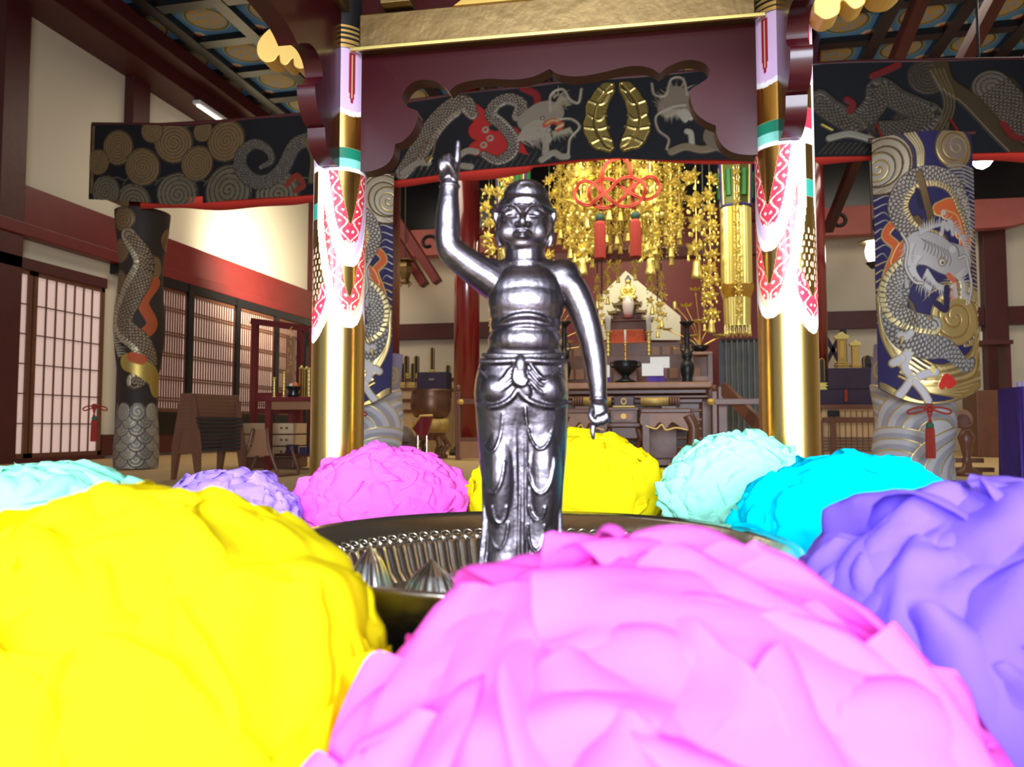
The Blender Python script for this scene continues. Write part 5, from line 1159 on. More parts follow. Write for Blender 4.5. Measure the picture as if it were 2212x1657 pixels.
def tall_vase(px, py_b, y, lab):
    b, k = AT(px, py_b, y=y); t = thing('tall_black_candle_stand', lab, 'candle stand', (b.x, y, b.z))
    MB().lathe([(r*k, z*k) for r, z in ((11, 0), (12, 2), (10, 6), (13, 18), (15, 30), (13, 42), (8, 48), (11, 54), (12, 62), (7, 68), (5, 76), (6, 90), (7, 102), (5, 110), (4.5, 118), (9, 124), (15, 129), (15.5, 132), (5, 132))], n=28).build('body', M['blackmetal'], t, smooth=True)
    for s in (-1, 1): MB().tube([(s*6*k, 0, 86*k), (s*12*k, 0, 84*k), (s*13*k, 0, 72*k), (s*8*k, 0, 62*k)], 1.6*k, 8).build('handle', M['blackmetal'], t, smooth=True)
tall_vase(1485, 826, 8.7, 'tall black bronze candle stand at the right end of the offering table'); tall_vase(1219, 826, 8.7, 'tall black bronze candle stand beside the lowered arm of the statue')
def lotus_spray(px, py_b, y, s, lab, specs):
    b, k = AT(px, py_b, y=y); t = thing('gilt_lotus_spray', lab, 'metal flowers', (b.x, y, b.z))
    MB().lathe([(8*k, 0), (12*k, 4*k), (20*k, 14*k), (18*k, 15*k), (10*k, 6*k)], n=20).build('vase', M['blackmetal'], t, smooth=True)
    mb = MB()
    for (dx, dz, kind, sz) in specs: mb.tube(spl([(0, 0, 8*k), (s*dx*k*.3, rn.uniform(-.05, .05), dz*k*.55), (s*dx*k, 0, dz*k)], 5), 1.1*k, 6)
    mb.build('stem', M['gold'], t, smooth=True)
    for (dx, dz, kind, sz) in specs:
        mb = MB(); c = Vector((s*dx*k, 0, dz*k)); r = sz*k
        if kind == 'leaf': mb.lathe([(.001, -r*.1), (r*.5, r*.0), (r, r*.22), (r*1.02, r*.2), (r*.5, -r*.06)], c, 24, flute=.06, fk=7); nm = 'lotus_leaf'
        elif kind == 'bud': mb.ball(c, (r*.45, r*.45, r), 12, 10); nm = 'lotus_bud'
        else:
            nm = 'lotus_flower'
            for i in range(8):
                a = 2*PI*i/8; d_ = Vector((math.cos(a), math.sin(a)*.8, .55)); tip = c+d_*r; sd = Vector((-math.sin(a), math.cos(a), 0))*r*.36; m_ = c+d_*r*.55+Vector((0, 0, -r*.12))
                mb.add([c, m_+sd, tip, m_-sd, m_+Vector((0, 0, r*.1))], [(0, 1, 4), (1, 2, 4), (2, 3, 4), (3, 0, 4)])
            mb.ball(c+Vector((0, 0, r*.25)), r*.28, 8, 6)
        mb.build(nm, M['goldy'], t, smooth=(kind != 'flower'))
for px, y, lb in ((1512, 9.3, 'slim brown flower table behind the right end of the offering table'), (1196, 9.3, 'slim brown flower table hidden behind the statue arm')):
    a_, k_ = AT(px, 762, y=y); t = thing('flower_table', lb, 'table', (a_.x, y, 0)); MB().box((0, 0, a_.z-.02), (50*k_, .34, .036)).build('top', M['brownl'], t, bevel=.005)
    for sx in (-1, 1):
        for sy in (-1, 1): MB().box((sx*20*k_, sy*.13, (a_.z-.038)/2), (.05, .05, a_.z-.038)).build('leg', M['brown'], t)
    MB().box((0, 0, a_.z*.55), (44*k_, .28, .04)).box((0, -.13, a_.z*.75), (44*k_, .02, .05)).build('rail', M['brownl'], t)
a_, k_ = AT(1351, 782, y=9.4); t = thing('narrow_stand', 'narrow brown stand behind the incense bowl', 'stand', (a_.x, 9.4, 0)); MB().box((0, 0, a_.z/2), (.30, .26, a_.z-.003)).build('stand', M['brown'], t, bevel=.01)
SPR = [(-28, 100, 'flower', 17), (-8, 135, 'flower', 16), (2, 66, 'leaf', 20), (-52, 105, 'bud', 11), (-70, 52, 'leaf', 12), (-34, 20, 'flower', 12), (-62, 12, 'flower', 9), (44, 34, 'leaf', 17), (58, 40, 'bud', 8), (24, 60, 'bud', 8), (-14, 36, 'leaf', 10)]
lotus_spray(1512, 762, 9.3, 1, 'spray of gilt lotus flowers and leaves at the right of the altar', SPR); lotus_spray(1196, 762, 9.3, -1, 'spray of gilt lotus flowers behind the lowered arm of the statue', SPR)
for (x0, x1, y0, y1, y, lb) in ((1387, 1433, 785, 812, 8.55, 'blank white card in front of the other at the altar'), (1405, 1446, 771, 795, 8.75, 'blank white card behind the lower one, right of the incense bowl'), (1296, 1317, 789, 815, 8.6, 'blank white card just right of the statue forearm')):
    b, k = AT((x0+x1)/2, y1, y=y); t = thing('white_card', lb, 'card', (b.x, y, b.z)); MB().box((0, 0, (y1-y0)*k/2), ((x1-x0)*k, .015, (y1-y0)*k), rx=-.0).build('card', M['white'], t)
    zz = P(1400, 828, y=y).z-b.z; MB().box((0, .02, zz/2), (.10, .04, -zz)).build('card_foot', M['purple'], t)
# offering table
zt1 = P(1400, 829, y=8.6).z; xa = P(1155, 830, y=8.4).x; xb = P(1538, 830, y=8.4).x; kk = 8.6/FPX
t = thing('offering_table', 'long brown offering table with a heavy moulded top in front of the altar', 'altar table', ((xa+xb)/2, 8.6, 0)); W_ = xb-xa
MB().box((0, 0, zt1-.035), (W_, .62, .07)).build('table_top', M['brownl'], t, bevel=.015)
MB().box((0, .02, zt1-.10), (W_*.94, .54, .05)).box((0, .02, zt1-.155), (W_*.97, .56, .035)).box((0, .03, zt1-.20), (W_*.90, .5, .05)).build('moulding', M['brown'], t, bevel=.01)
MB().box((0, .1, (zt1-.22)/2), (W_*.86, .4, zt1-.22)).build('apron', M['brown'], t)
mb = MB()
for i in range(6): mb.box((0, -.14, zt1-.30-.10*i), (W_*.98, .06, .028))
mb.build('front_moulding', M['brownl'], t, bevel=.008)
for s in (-1, 1): MB().box((s*(W_/2-.06), -.18, (zt1-.2)/2), (.10, .10, zt1-.2)).build('leg', M['brown'], t, bevel=.01)
# rolled brocade mat ends
for px, lb in ((1260, 'gold brocade bolster with ringed wooden end, left of the crest box'), (1445, 'gold brocade bolster with ringed wooden end, right of the crest box')):
    b, k = AT(px, 868, y=8.2); s = 1 if px > 1350 else -1; t = thing('brocade_bolster', lb, 'bolster', (b.x, 8.2, b.z))
    MB().tube([(-s*60*k, 0, 0), (0, 0, 0)], 10*k, 20).build('roll', M['goldbr'], t, smooth=True)
    mb = MB()
    for i in range(4): mb.tube([(s*(2+i*5.5)*k, 0, 0), (s*(6+i*5.5)*k, 0, 0)], (12-i*.3)*k, 20)
    mb.build('ringed_end', M['brown'], t, bevel=.003); MB().box((0, 0, -14*k), (30*k, .16, 8*k)).build('rest', M['brown'], t)
    MB().box((-s*20*k, 0, (-18*k-b.z)/2+0), (70*k, .14, b.z-18*k)).build('support', M['brown'], t)
# crest box, chest and stand in front
b, k = AT(1350, 1000, y=7.9); b.z = 0; zz = lambda py: P(1350, py, y=7.9).z
t = thing('crest_box', 'dark red box with a round crest on top of the small chest', 'box', (b.x, 7.9, zz(880)))
MB().box((0, 0, (zz(857)-zz(880))/2), (42*k, .22, zz(857)-zz(880)), taper=1.04).build('box', M['lacquer'], t, bevel=.005); MB().box((0, 0, .006), (46*k, .25, .012)).build('foot', M['goldp'], t)
mb = MB(); mb.tube([(5*k*math.cos(a), -.117, zz(868)-zz(880)+6*k*math.sin(a)) for a in np.linspace(0, 2*PI, 17)[:-1]], 1.5*k, 6, closed=True); mb.build('crest', M['goldp'], t)
t = thing('small_chest', 'small brown chest with a round gilt lock plate in front of the offering table', 'chest', (b.x, 7.9, zz(914)))
hh = zz(882)-zz(914); MB().box((0, 0, hh*.5), (58*k, .28, hh)).box((0, 0, hh-.01), (64*k, .32, .03)).build('body', M['brown'], t, bevel=.006)
MB().box((0, -.142, hh*.45), (40*k, .01, hh*.5)).build('front_panel', M['brownl'], t); MB().cyl((0, -.150, hh*.45), (0, -.165, hh*.45), 6*k, n=20).build('lock_plate', M['goldp'], t)
t = thing('chest_stand', 'brown stand with curled legs carrying the small chest', 'stand', (b.x, 7.9, 0)); zt_ = zz(914)
MB().box((0, 0, zt_-.02), (70*k, .36, .04)).build('top', M['brown'], t, bevel=.006); MB().box((0, 0, zt_-.10), (60*k, .30, .12)).build('apron', M['brown'], t, bevel=.01)
for sx in (-1, 1):
    for sy in (-1, 1): MB().tube(spl([(sx*30*k, sy*.14, zt_-.05), (sx*36*k, sy*.15, zt_-.16), (sx*30*k, sy*.14, zt_*.45), (sx*34*k, sy*.15, .02)], 5), [.035]*6+[.03]*5+[.028]*5, 8).build('leg', M['brown'], t, smooth=True)
MB().box((0, 0, .03), (74*k, .36, .05)).build('base_frame', M['brown'], t, bevel=.006)
# wide reading desk with cabriole legs
for px0, px1, lb in ((1386, 1492, 'brown altar desk with a thick curved leg right of the small chest'), (1222, 1316, 'brown altar desk with a curved leg between the statue hand and the small chest')):
    s = 1 if px0 > 1350 else -1; y = 7.6; cx = P((px0+px1)/2, 900, y=y).x; k = (P(px1, 900, y=y).x-P(px0, 900, y=y).x)/(px1-px0); z1 = P(1430, 884, y=y).z; t = thing('curved_leg_desk', lb, 'desk', (cx, y, 0)); w_ = (px1-px0)*k
    MB().box((0, 0, z1-.02), (w_, .5, .045)).build('top', M['brown'], t, bevel=.01)
    MB().prism(spl([(-w_/2, 0), (-w_/2, -.12), (-w_*.25, -.15), (-w_*.12, -.10), (0, -.16), (w_*.12, -.10), (w_*.3, -.15), (w_*.46, -.18), (w_/2, -.10), (w_/2, 0)], 4), .04, (0, -.18, z1-.03)).build('carved_apron', M['brownl'], t, bevel=.004)
    mb = MB(); mb.tube(spl([(-w_*.4, -.225, z1-.16), (-w_*.2, -.225, z1-.19), (-.04, -.225, z1-.15), (.0, -.225, z1-.20), (w_*.2, -.225, z1-.18), (w_*.42, -.225, z1-.20)], 5), .010, 6); mb.build('gilt_line', M['goldp'], t)
    ex = s*w_/2
    for sy in (-1, 1): MB().tube(spl([(ex*.86, sy*.2, z1-.06), (ex*1.08, sy*.2, z1-.18), (ex*1.02, sy*.2, z1-.36), (ex*.72, sy*.2, .10), (ex*.66, sy*.2, .04)], 6), [.055]*13+[.05-.0015*i for i in range(12)], 10).build('leg', M['brown'], t, smooth=True)
    for sy in (-1, 1): MB().bar((-ex*.8, sy*.2, z1-.06), (-ex*.8, sy*.2, .0), .06, .06).build('leg', M['brown'], t)
    MB().box((0, 0, .05), (w_*.9, .44, .05)).build('stretcher', M['brown'], t); mb = MB().prism([(0, 0), (.10, .0), (.12, .06), (.09, .07), (.06, .03), (0, .03)], .02, (ex*.3, -.24, .09)).prism([(0, 0), (.12, .0), (.14, .06), (.10, .08), (.08, .03), (0, .03)], .02, (ex*.1, -.24, .01)); mb.build('gilt_fitting', M['goldp'], t)
b, k = AT(1492, 1012, y=6.9); t = thing('red_wooden_drum', 'red lacquered round drum with gilt patches in front of the altar, above the mint flower', 'drum', (b.x, 6.9, 0))
MB().ball((0, 0, b.z+16*k), (36*k, 30*k, 30*k), 28, 18).build('body', M['redlac'], t, smooth=True)
mb = MB()
for a, e in ((-2.2, .5), (-1.6, .75), (-1.0, .4), (-1.5, .2), (-2.6, .2), (-.6, .7)):
    d_ = Vector((math.cos(a)*math.cos(e), math.sin(a)*math.cos(e), math.sin(e))); mb.ball((d_.x*35*k, d_.y*29*k, b.z+16*k+d_.z*29*k), (6*k, 6*k, 5*k), 10, 8)
mb.build('gilt_patch', M['goldp'], t, smooth=True); MB().lathe([(30*k, 0), (32*k, .03), (22*k, b.z-8*k)], n=24).build('cushion', M['purple'], t, smooth=True)
# railings each side of the altar
def railing(px, py0, y, x2, lab, s):
    b, k = AT(px, 965, y=y); z1 = P(px, py0, y=y).z; t = thing('altar_railing', lab, 'railing', (b.x, y, 0))
    MB().box((0, 0, z1/2), (11*k, 11*k, z1)).build('post', M['brown'], t, bevel=.006); MB().ball((0, 0, z1+6*k), (6*k, 6*k, 8*k), 14, 10).build('finial', M['brown'], t, smooth=True)
    zr = P(px, 868, y=y).z; L = (x2-px)*k; MB().box((L/2, 0, zr), (abs(L), .06, .06)).build('upper_rail', M['brown'], t, bevel=.005); MB().box((L/2, 0, zr*.35), (abs(L), .05, .05)).build('lower_rail', M['brown'], t, bevel=.005)
    MB().box((-s*0+L*.5, .0, .12), (abs(L), .05, .2)).build('base_board', M['brownl'], t); MB().lathe([(8*k, 0), (10*k, .03), (7*k, .06)], (-s*6*k, 0, zr-.03), 12).build('fitting', M['goldp'], t)
    return t
railing(1545, 845, 8.0, 1650, 'brown railing with a post at the right end of the offering table', 1); railing(990, 845, 8.6, 1045, 'brown railing with a knobbed post left of the statue skirt', -1)
b, k = AT(1560, 836, y=8.3); t = thing('sloping_handrail', 'dark sloping handrail right of the altar', 'handrail', (b.x, 8.3, 0)); e = P(1650, 935, y=8.3); MB().bar((0, 0, b.z), (e.x-b.x, -.3, e.z), .08, .12).build('rail', M['brown'], t); MB().box((0, 0, b.z/2), (.08, .08, b.z)).build('post', M['brown'], t)
MB().box((e.x-b.x, -.3, e.z/2), (.08, .08, e.z)).build('post', M['brown'], t)
b, k = AT(1606, 960, y=9.6); t = thing('grey_curtain', 'grey pleated curtain right of the altar behind the lantern', 'curtain', (b.x, 9.6, 0)); z1 = P(1606, 735, y=9.6).z
xx = np.linspace(-42*k, 42*k, 61); vv = []; ff = []
for i, x in enumerate(xx): vv += [(x, .04*math.sin(i*.75), .02), (x, .03*math.sin(i*.75), z1)]
for i in range(60): ff.append((2*i, 2*i+2, 2*i+3, 2*i+1))
MB().add(vv, ff).build('cloth', M['grey'], t, smooth=True); MB().tube([(-45*k, 0, z1), (45*k, 0, z1)], .02, 8).build('rail', M['steel'], t); 
for s in (-1, 1): MB().box((s*45*k, 0, z1/2), (.04, .04, z1)).build('post', M['steel'], t)
# ---- left of the altar
def tablet(px, py_b, py_t, w_px, y, lab, grp=None, gilt=False, base=.22):
    b, k = AT(px, py_b, y=y); t = thing('memorial_tablet', lab, 'memorial tablet', (b.x, y, b.z), 0, grp); h = (py_b-py_t)*k; w_ = w_px*k
    if not gilt:
        top = arc(0, h-w_/2, w_/2, 0, 180, 10); MB().prism([(-w_/2, h*base), (w_/2, h*base)]+top, .03, (0, .015, 0)).build('tablet', M['blackgold'], t)
        i_ = w_*.34; MB().tube([(a, -.018, c_) for a, c_ in [(-i_, h*base+.02)]+[(x*.68, z_-.0) for x, z_ in reversed(top)]+[(i_, h*base+.02)]], .004, 5).build('gilt_line', M['goldp'], t)
    else:
        MB().prism([(-w_*.40, h*base), (w_*.40, h*base), (w_*.42, h*.8), (-w_*.42, h*.8)], .05, (0, .025, 0)).build('tablet', M['gold'], t, bevel=.003)
        MB().prism(spl([(-w_*.62, h*.80), (-w_*.66, h*.88), (-w_*.35, h*.93), (0, h), (w_*.35, h*.93), (w_*.66, h*.88), (w_*.62, h*.80)], 4), .07, (0, .035, 0)).build('crown', M['goldy'], t, bevel=.004)
        MB().box((0, -.03, h*.52), (w_*.34, .012, h*.46)).build('name_panel', M['goldp'], t)
    mb = MB(); z = 0
    for kx, dz in ((1.35, .25), (1.0, .2), (1.5, .2), (1.1, .2), (1.4, .15)): mb.box((0, 0, h*base*(z+dz/2)), (w_*kx*.9, .09*kx, h*base*dz)); z += dz
    mb.build('stepped_base', M['goldy'] if not gilt else M['gold'], t, bevel=.002); return t
YL = 12.6
for px, pt, yy in ((857, 768, YL), (878, 768, YL), (900, 768, YL)): tablet(px, 818, pt, 11, 12.75, 'taller black memorial tablet, %s of three in the left back row' % {857: 'leftmost', 878: 'middle one', 900: 'rightmost'}[px], 'black tablets in the back row')
for px, pt, yy in ((850, 784, YL), (871, 784, YL), (892, 784, YL)): tablet(px, 838, pt, 10, 12.35, 'shorter black memorial tablet, %s of three in the left front row' % {850: 'leftmost', 871: 'middle one', 892: 'rightmost'}[px], 'black tablets in the front row')
tablet(968, 838, 788, 10, 12.35, 'black memorial tablet on a gilt base beside the round red pillar')
tablet(934, 818, 750, 9, 12.75, 'tall black memorial tablet standing high behind the dark box', base=.28)
b, k = AT(930, 861, y=11.9); t = thing('dark_box', 'dark violet box behind the big brown bell bowl', 'box', (b.x, 12.1, b.z)); MB().box((0, 0, 29*k), (68*k, .3, 58*k)).build('box', M['darkcloth'], t, bevel=.01); MB().box((0, -.155, 42*k), (12*k, .01, 5*k)).build('label_plate', M['grey'], t)
# stepped cream shelf
def shelf(px0, px1, rows, lab):
    ym = rows[0][1]; a = P(px0, 900, y=ym).x; c = P(px1, 900, y=ym).x; t = thing('stepped_shelf', lab, 'shelf', ((a+c)/2, 0, 0)); w_ = c-a; mb = MB(); mt = MB()
    for i, (py, y) in enumerate(rows):
        z = P((px0+px1)/2, py, y=y).z; yb = ym+.25 if i == 0 else rows[i-1][1]-.15; yf = y-.15
        mb.box((0, (yf+yb)/2, (z-.05)/2), (w_, yb-yf, z-.05)); mt.box((0, (yf+yb)/2-.01, z-.025), (w_+.04, yb-yf+.02, .05))
    mb.build('boards', M['board'], t); mt.build('shelf_edge', M['brown'], t, bevel=.006); return t
shelf(838, 985, ((818, 12.75), (838, 12.35), (862, 11.85), (885, 11.4)), 'low stepped shelf of cream boards left of the altar')
b, k = AT(930, 1005, y=9.0); zb_ = lambda py: P(930, py, y=9.0).z
t = thing('bell_bowl', 'big round brown bell bowl on a carved stand left of the altar', 'bell bowl', (b.x, 9.0, zb_(904)))
MB().lathe([(r*k, z*k) for r, z in ((26, 0), (36, 4), (42, 14), (44, 30), (43, 46), (41, 58), (43, 62), (40, 62), (38, 50), (36, 20), (20, 8))], n=48, top=False).build('bowl', mat('brown_bronze', (.17, .085, .05), .38, .6, bump=.1, bscale=30, var=.15), t, smooth=True)
b2 = thing('bowl_stand', 'carved stand with curved legs under the brown bell bowl', 'stand', (b.x, 9.0, 0)); zt_ = zb_(905)
MB().lathe([(34*k, zt_-.16), (40*k, zt_-.08), (38*k, zt_-.002), (20*k, zt_-.002)], n=32).build('cushion', M['goldbr'], b2, smooth=True); MB().lathe([(30*k, zt_-.26), (34*k, zt_-.17)], n=6).build('top', M['brown'], b2)
for i in range(4):
    a = PI/4+i*PI/2; c_, s_ = math.cos(a), math.sin(a); MB().tube(spl([(30*k*c_, 30*k*s_, zt_-.22), (44*k*c_, 44*k*s_, zt_-.34), (40*k*c_, 40*k*s_, zt_*.32), (30*k*c_, 30*k*s_, .06), (36*k*c_, 36*k*s_, .0)], 5), .035, 8).build('leg', M['brown'], b2, smooth=True)
MB().lathe([(38*k, .0), (38*k, .05)], n=6).build('base_ring', M['brown'], b2)
b, k = AT(868, 1000, y=8.2); t = thing('wooden_fish_drum', 'dark round wooden drum low behind the pink flower, beside the wave cloth', 'drum', (b.x, 8.2, 0)); zc = P(868, 958, y=8.2).z
MB().ball((0, 0, zc), (30*k, 30*k, 38*k), 24, 16).build('body', mat('dull_brown_wood', (.11, .075, .07), .5), t, smooth=True); MB().box((0, -28*k, zc+3*k), (50*k, .04, 2*k)).build('slit', M['black'], t); MB().lathe([(30*k, 0), (24*k, zc-34*k)], n=20).build('cushion', M['purple'], t)
b, k = AT(910, 990, y=7.6); z9 = lambda py: P(910, py, y=7.6).z; t = thing('reading_stand', 'small red lacquered reading stand on two thin metal posts', 'reading stand', (b.x, 7.6, 0))
MB().prism([(-20*k, z9(925)), (0, z9(898)), (28*k, z9(898)), (16*k, z9(940)), (-2*k, z9(945))], .03, (0, 0, 0)).build('book_rest', M['redlac'], t, bevel=.003); MB().tube([(-20*k, -.04, z9(926)), (0, -.04, z9(899)), (28*k, -.04, z9(898))], .012, 6).build('edge_strip', M['goldp'], t)
for x in (-8, 12): MB().cyl((x*k, 0, .02), (x*k, 0, z9(912)), .009, n=8).build('post', M['nickel'], t)
MB().box((2*k, 0, .015), (40*k, .25, .03)).build('foot', M['brown'], t)
b, k = AT(875, 562, y=12.4); t = thing('hanging_lantern', 'unlit dark metal lantern hanging left of the raised forearm', 'lantern', (b.x, 12.4, b.z))
MB().lathe([(r*k, -z*k) for r, z in ((4, -2), (9, 0), (14, 6), (17, 16), (15, 28), (11, 40), (9, 44), (13, 50), (6, 53))][::-1], n=6).build('body', M['dullgold'], t); MB().tube([(0, 0, 0), (0, 0, CEIL-b.z-.05)], .012, 6).build('chain', M['steel'], t)
MB().lathe([(3*k, 0), (22*k, -1*k), (22*k, -2*k), (6*k, -4*k)][::-1], n=24).build('canopy_plate', M['dullgold'], t); 
mb = MB()
for i in range(5): a = 2*PI*i/5; mb.tube([(8*k*math.cos(a), 8*k*math.sin(a), -46*k), (15*k*math.cos(a), 15*k*math.sin(a), -52*k), (14*k*math.cos(a), 14*k*math.sin(a), -57*k)], 1.5*k, 6)
mb.build('hook', M['dullgold'], t)
b, k = AT(1884, 522, y=11.2); t = thing('hanging_lantern', 'lit white lamp hanging just left of the right dragon banner', 'lamp', (b.x, 11.2, b.z))
MB().lathe([(r*k, -z*k) for r, z in ((6, 0), (12, 6), (15, 20), (13, 34), (8, 44))][::-1], n=20).build('lamp_shade', M['lampglass'], t, smooth=True); MB().lathe([(30*k, -3*k), (28*k, 0), (6*k, 2*k)], n=24).build('canopy_plate', M['dullgold'], t); MB().tube([(0, 0, 0), (0, 0, CEIL-b.z-.05)], .012, 6).build('chain', M['steel'], t)
MB().lathe([(3*k, -60*k), (9*k, -52*k), (14*k, -46*k), (6*k, -43*k)], n=12, flute=.15, fk=5).build('lower_fitting', M['steel'], t)
# ---- right of the altar: cabinet with tablets and boxes
YR = 9.6; a = P(1768, 900, y=YR).x; c = P(1912, 900, y=YR).x; t = thing('low_cabinet', 'low cabinet of cream boards with brown slats, left of the right dragon banner', 'cabinet', ((a+c)/2, YR, 0)); w_ = c-a; zz = lambda py: P(1840, py, y=YR-.25).z
MB().box((0, 0, zz(882)/2), (w_, .5, zz(882))).build('body', M['board'], t); MB().box((0, 0, zz(879)), (w_+.05, .56, .05)).box((0, -.26, zz(907)), (w_, .04, .06)).build('frame', M['brown'], t, bevel=.005)
mb = MB()
for px in (1772, 1800, 1905): mb.box((P(px, 950, y=YR-.27).x-(a+c)/2, -.27, zz(907)/2), (.06, .04, zz(907)))
mb.build('upright', M['brown'], t); mb = MB()
for py in (946, 953, 960, 967, 974): mb.box((0, -.262, zz(py)), (w_, .02, .014))
mb.build('slat', M['brown'], t); mb = MB()
for i in range(1, 12): mb.box((-w_/2+w_*i/12, -.252, zz(930)/1), (.008, .006, .45))
mb.build('board_joint', M['brown'], t); MB().box((P(1800, 893, y=YR-.27).x-(a+c)/2, -.28, zz(893)), (.13, .03, .07)).build('black_fitting', M['blackmetal'], t, bevel=.01)
zc_ = P(1840, 879, y=YR).z+.03
def kbox(x0, x1, y0, y1, y, m, nm, lab, cat, dz=None):
    b, k = AT((x0+x1)/2, y1, y=y); z0 = b.z if dz is None else dz; t = thing(nm, lab, cat, (b.x, y, z0)); h = P((x0+x1)/2, y0, y=y).z-z0; MB().box((0, 0, h/2), ((x1-x0)*k, .34, h)).build('box', m, t, bevel=.008); return t, k, h
t, k, h1 = kbox(1768, 1882, 843, 877, YR-.02, M['darkcloth'], 'dark_offering_box', 'long dark violet box on the low cabinet, under the other one', 'box', zc_-.01)
MB().box((-.02, -.175, h1*.6), (.03, .01, h1*.8)).build('cord', M['red'], t)
t, k, h2 = kbox(1786, 1872, 797, 842, YR-.02, M['darkcloth'], 'dark_offering_box', 'dark violet box stacked on the longer one, under the two gilt tablets', 'box', zc_-.01+h1+.003)
zt2 = zc_-.01+h1+.003+h2
for px, pb, pt, w_px, lb in ((1819, 796, 716, 22, 'taller of the two gilt memorial tablets on the dark boxes'), (1848, 796, 734, 17, 'shorter of the two gilt memorial tablets on the dark boxes')):
    t = tablet(px, pb, pt, w_px, YR-.02, lb, None, True, .16); t.location.z = zt2+.002
tablet(1776, 838, 770, 14, 9.5, 'black memorial tablet on a gilt base beside the right gold pillar').location.z = zc_-.01+h1+.003
t = tablet(1874, 800, 767, 22, 10.2, 'broad black memorial tablet right of the gilt tablets', base=.1); t = tablet(1892, 830, 780, 16, 9.95, 'slim black memorial tablet touching the right dragon banner')
a_ = P(1882, 830, y=10.05); t = thing('tablet_stand', 'slim brown stand behind the right dragon banner carrying two black tablets', 'stand', (a_.x, 10.1, 0)); MB().box((0, 0, P(1874, 800, y=10.2).z/2), (.30, .14, P(1874, 800, y=10.2).z-.002)).box((0, -.15, P(1892, 830, y=9.95).z/2), (.30, .14, P(1892, 830, y=9.95).z-.002)).build('stand', M['brown'], t)
b, k = AT(1800, 800, y=10.9); t = thing('dark_lattice_stand', 'dark lattice stand behind the gilt tablets', 'stand', (b.x, 10.9, 0)); z1 = P(1800, 712, y=10.9).z; mb = MB()
for s in (-1, 1): mb.box((s*22*k, 0, z1/2), (.07, .07, z1)); mb.bar((-s*22*k, 0, z1-.55), (s*22*k, 0, z1), .04, .05)
mb.build('frame', M['darkcloth'], t)
# carved disc stand and purple draped box on the right
b, k = AT(2090, 1028, z=0.0); b.z = 0; y = b.y; t = thing('carved_disc_stand', 'carved brown wooden disc on a turned stand right of the right dragon banner', 'stand', (b.x, y, 0)); zz = lambda py: P(2090, py, y=y).z
MB().tube([(-4*k, .02, (zz(905))), (-4*k, .06, (zz(905)))], 21*k, 28).build('disc', M['brownl'], t, bevel=.006)
mb = MB()
for i in range(9): a = R_(20+i*17.5); mb.tube([(-4*k, .0, zz(925)), (-4*k+16*k*math.cos(a), .0, zz(925)+30*k*math.sin(a))], [.010, .014], 6)
mb.build('carved_tree', M['brown'], t); MB().lathe([(26*k, 0), (28*k, .03), (10*k, .07), (7*k, zz(990)), (13*k, zz(960)), (17*k, zz(945)), (10*k, zz(930)), (5*k, zz(925))], n=20, flute=.06, fk=6).build('turned_post', M['brown'], t, smooth=True)
mb = MB().box((0, .05, zz(995)), (70*k, .06, .035)).box((10*k, .05, zz(1015)), (90*k, .06, .035)); mb.build('shelf', M['brown'], t)
b, k = AT(2185, 1046, z=0.0); y = b.y+.2; t = thing('purple_draped_stand', 'tall box draped in purple cloth at the right edge', 'draped stand', (b.x+.20, y, 0)); z1 = P(2185, 838, y=y).z; w_ = 84*k; v = []; f = []; n = 72; nz = 14
for j in range(nz+1):
    tz = j/nz
    for i in range(n):
        a = 2*PI*i/n; e = .28; cx_ = math.copysign(abs(math.cos(a))**e, math.cos(a))*w_/2; cy_ = math.copysign(abs(math.sin(a))**e, math.sin(a))*.22; g = 1+.05*math.sin(a*11+tz*2)*(1-tz)+.02*math.sin(a*5)
        v.append((cx_*g*(1-.05*tz), cy_*g, z1*tz))
for j in range(nz):
    for i in range(n): f.append((j*n+i, j*n+(i+1) % n, (j+1)*n+(i+1) % n, (j+1)*n+i))
f.append(tuple(nz*n+i for i in range(n))); MB().add(v, f).build('cloth', M['purple'], t, smooth=False)
mb = MB()
for x in (-.6, .1, .7): mb.ball((x*w_*.45, -.05, z1+.02), (.02, .02, .025), 8, 6)
mb.build('knot', mat('pale_lilac_cloth', (.45, .36, .6), .7), t)
b, k = AT(2168, 868, y=11.5); t = thing('candle_shelf', 'narrow shelf with small pale candles near the right wall', 'shelf', (b.x, 12.6, P(2150, 742, y=12.6).z)); MB().box((0, 0, 0), (1.0, .4, .06)).build('board', M['darkwood'], t)
mb = MB()
for i in range(6): mb.cyl((-.25+i*.08, 0, .03), (-.25+i*.08, 0, .14+.02*(i % 3)), .014, n=8)
mb.build('candle', M['candle'], t)
for s in (-1, 1): MB().box((s*.45, 0, -(t.location.z)/2), (.06, .3, t.location.z-.01)).build('leg', M['darkwood'], t)
b, k = AT(2118, 880, y=11.0); t = thing('brown_chair_back', 'brown wooden box between the banner and the purple draped stand', 'box', (b.x+.05, 11.0, 0)); MB().box((0, 0, P(2118, 845, y=11).z/2), (60*k, .5, P(2118, 845, y=11).z)).build('box', M['brown'], t, bevel=.01)
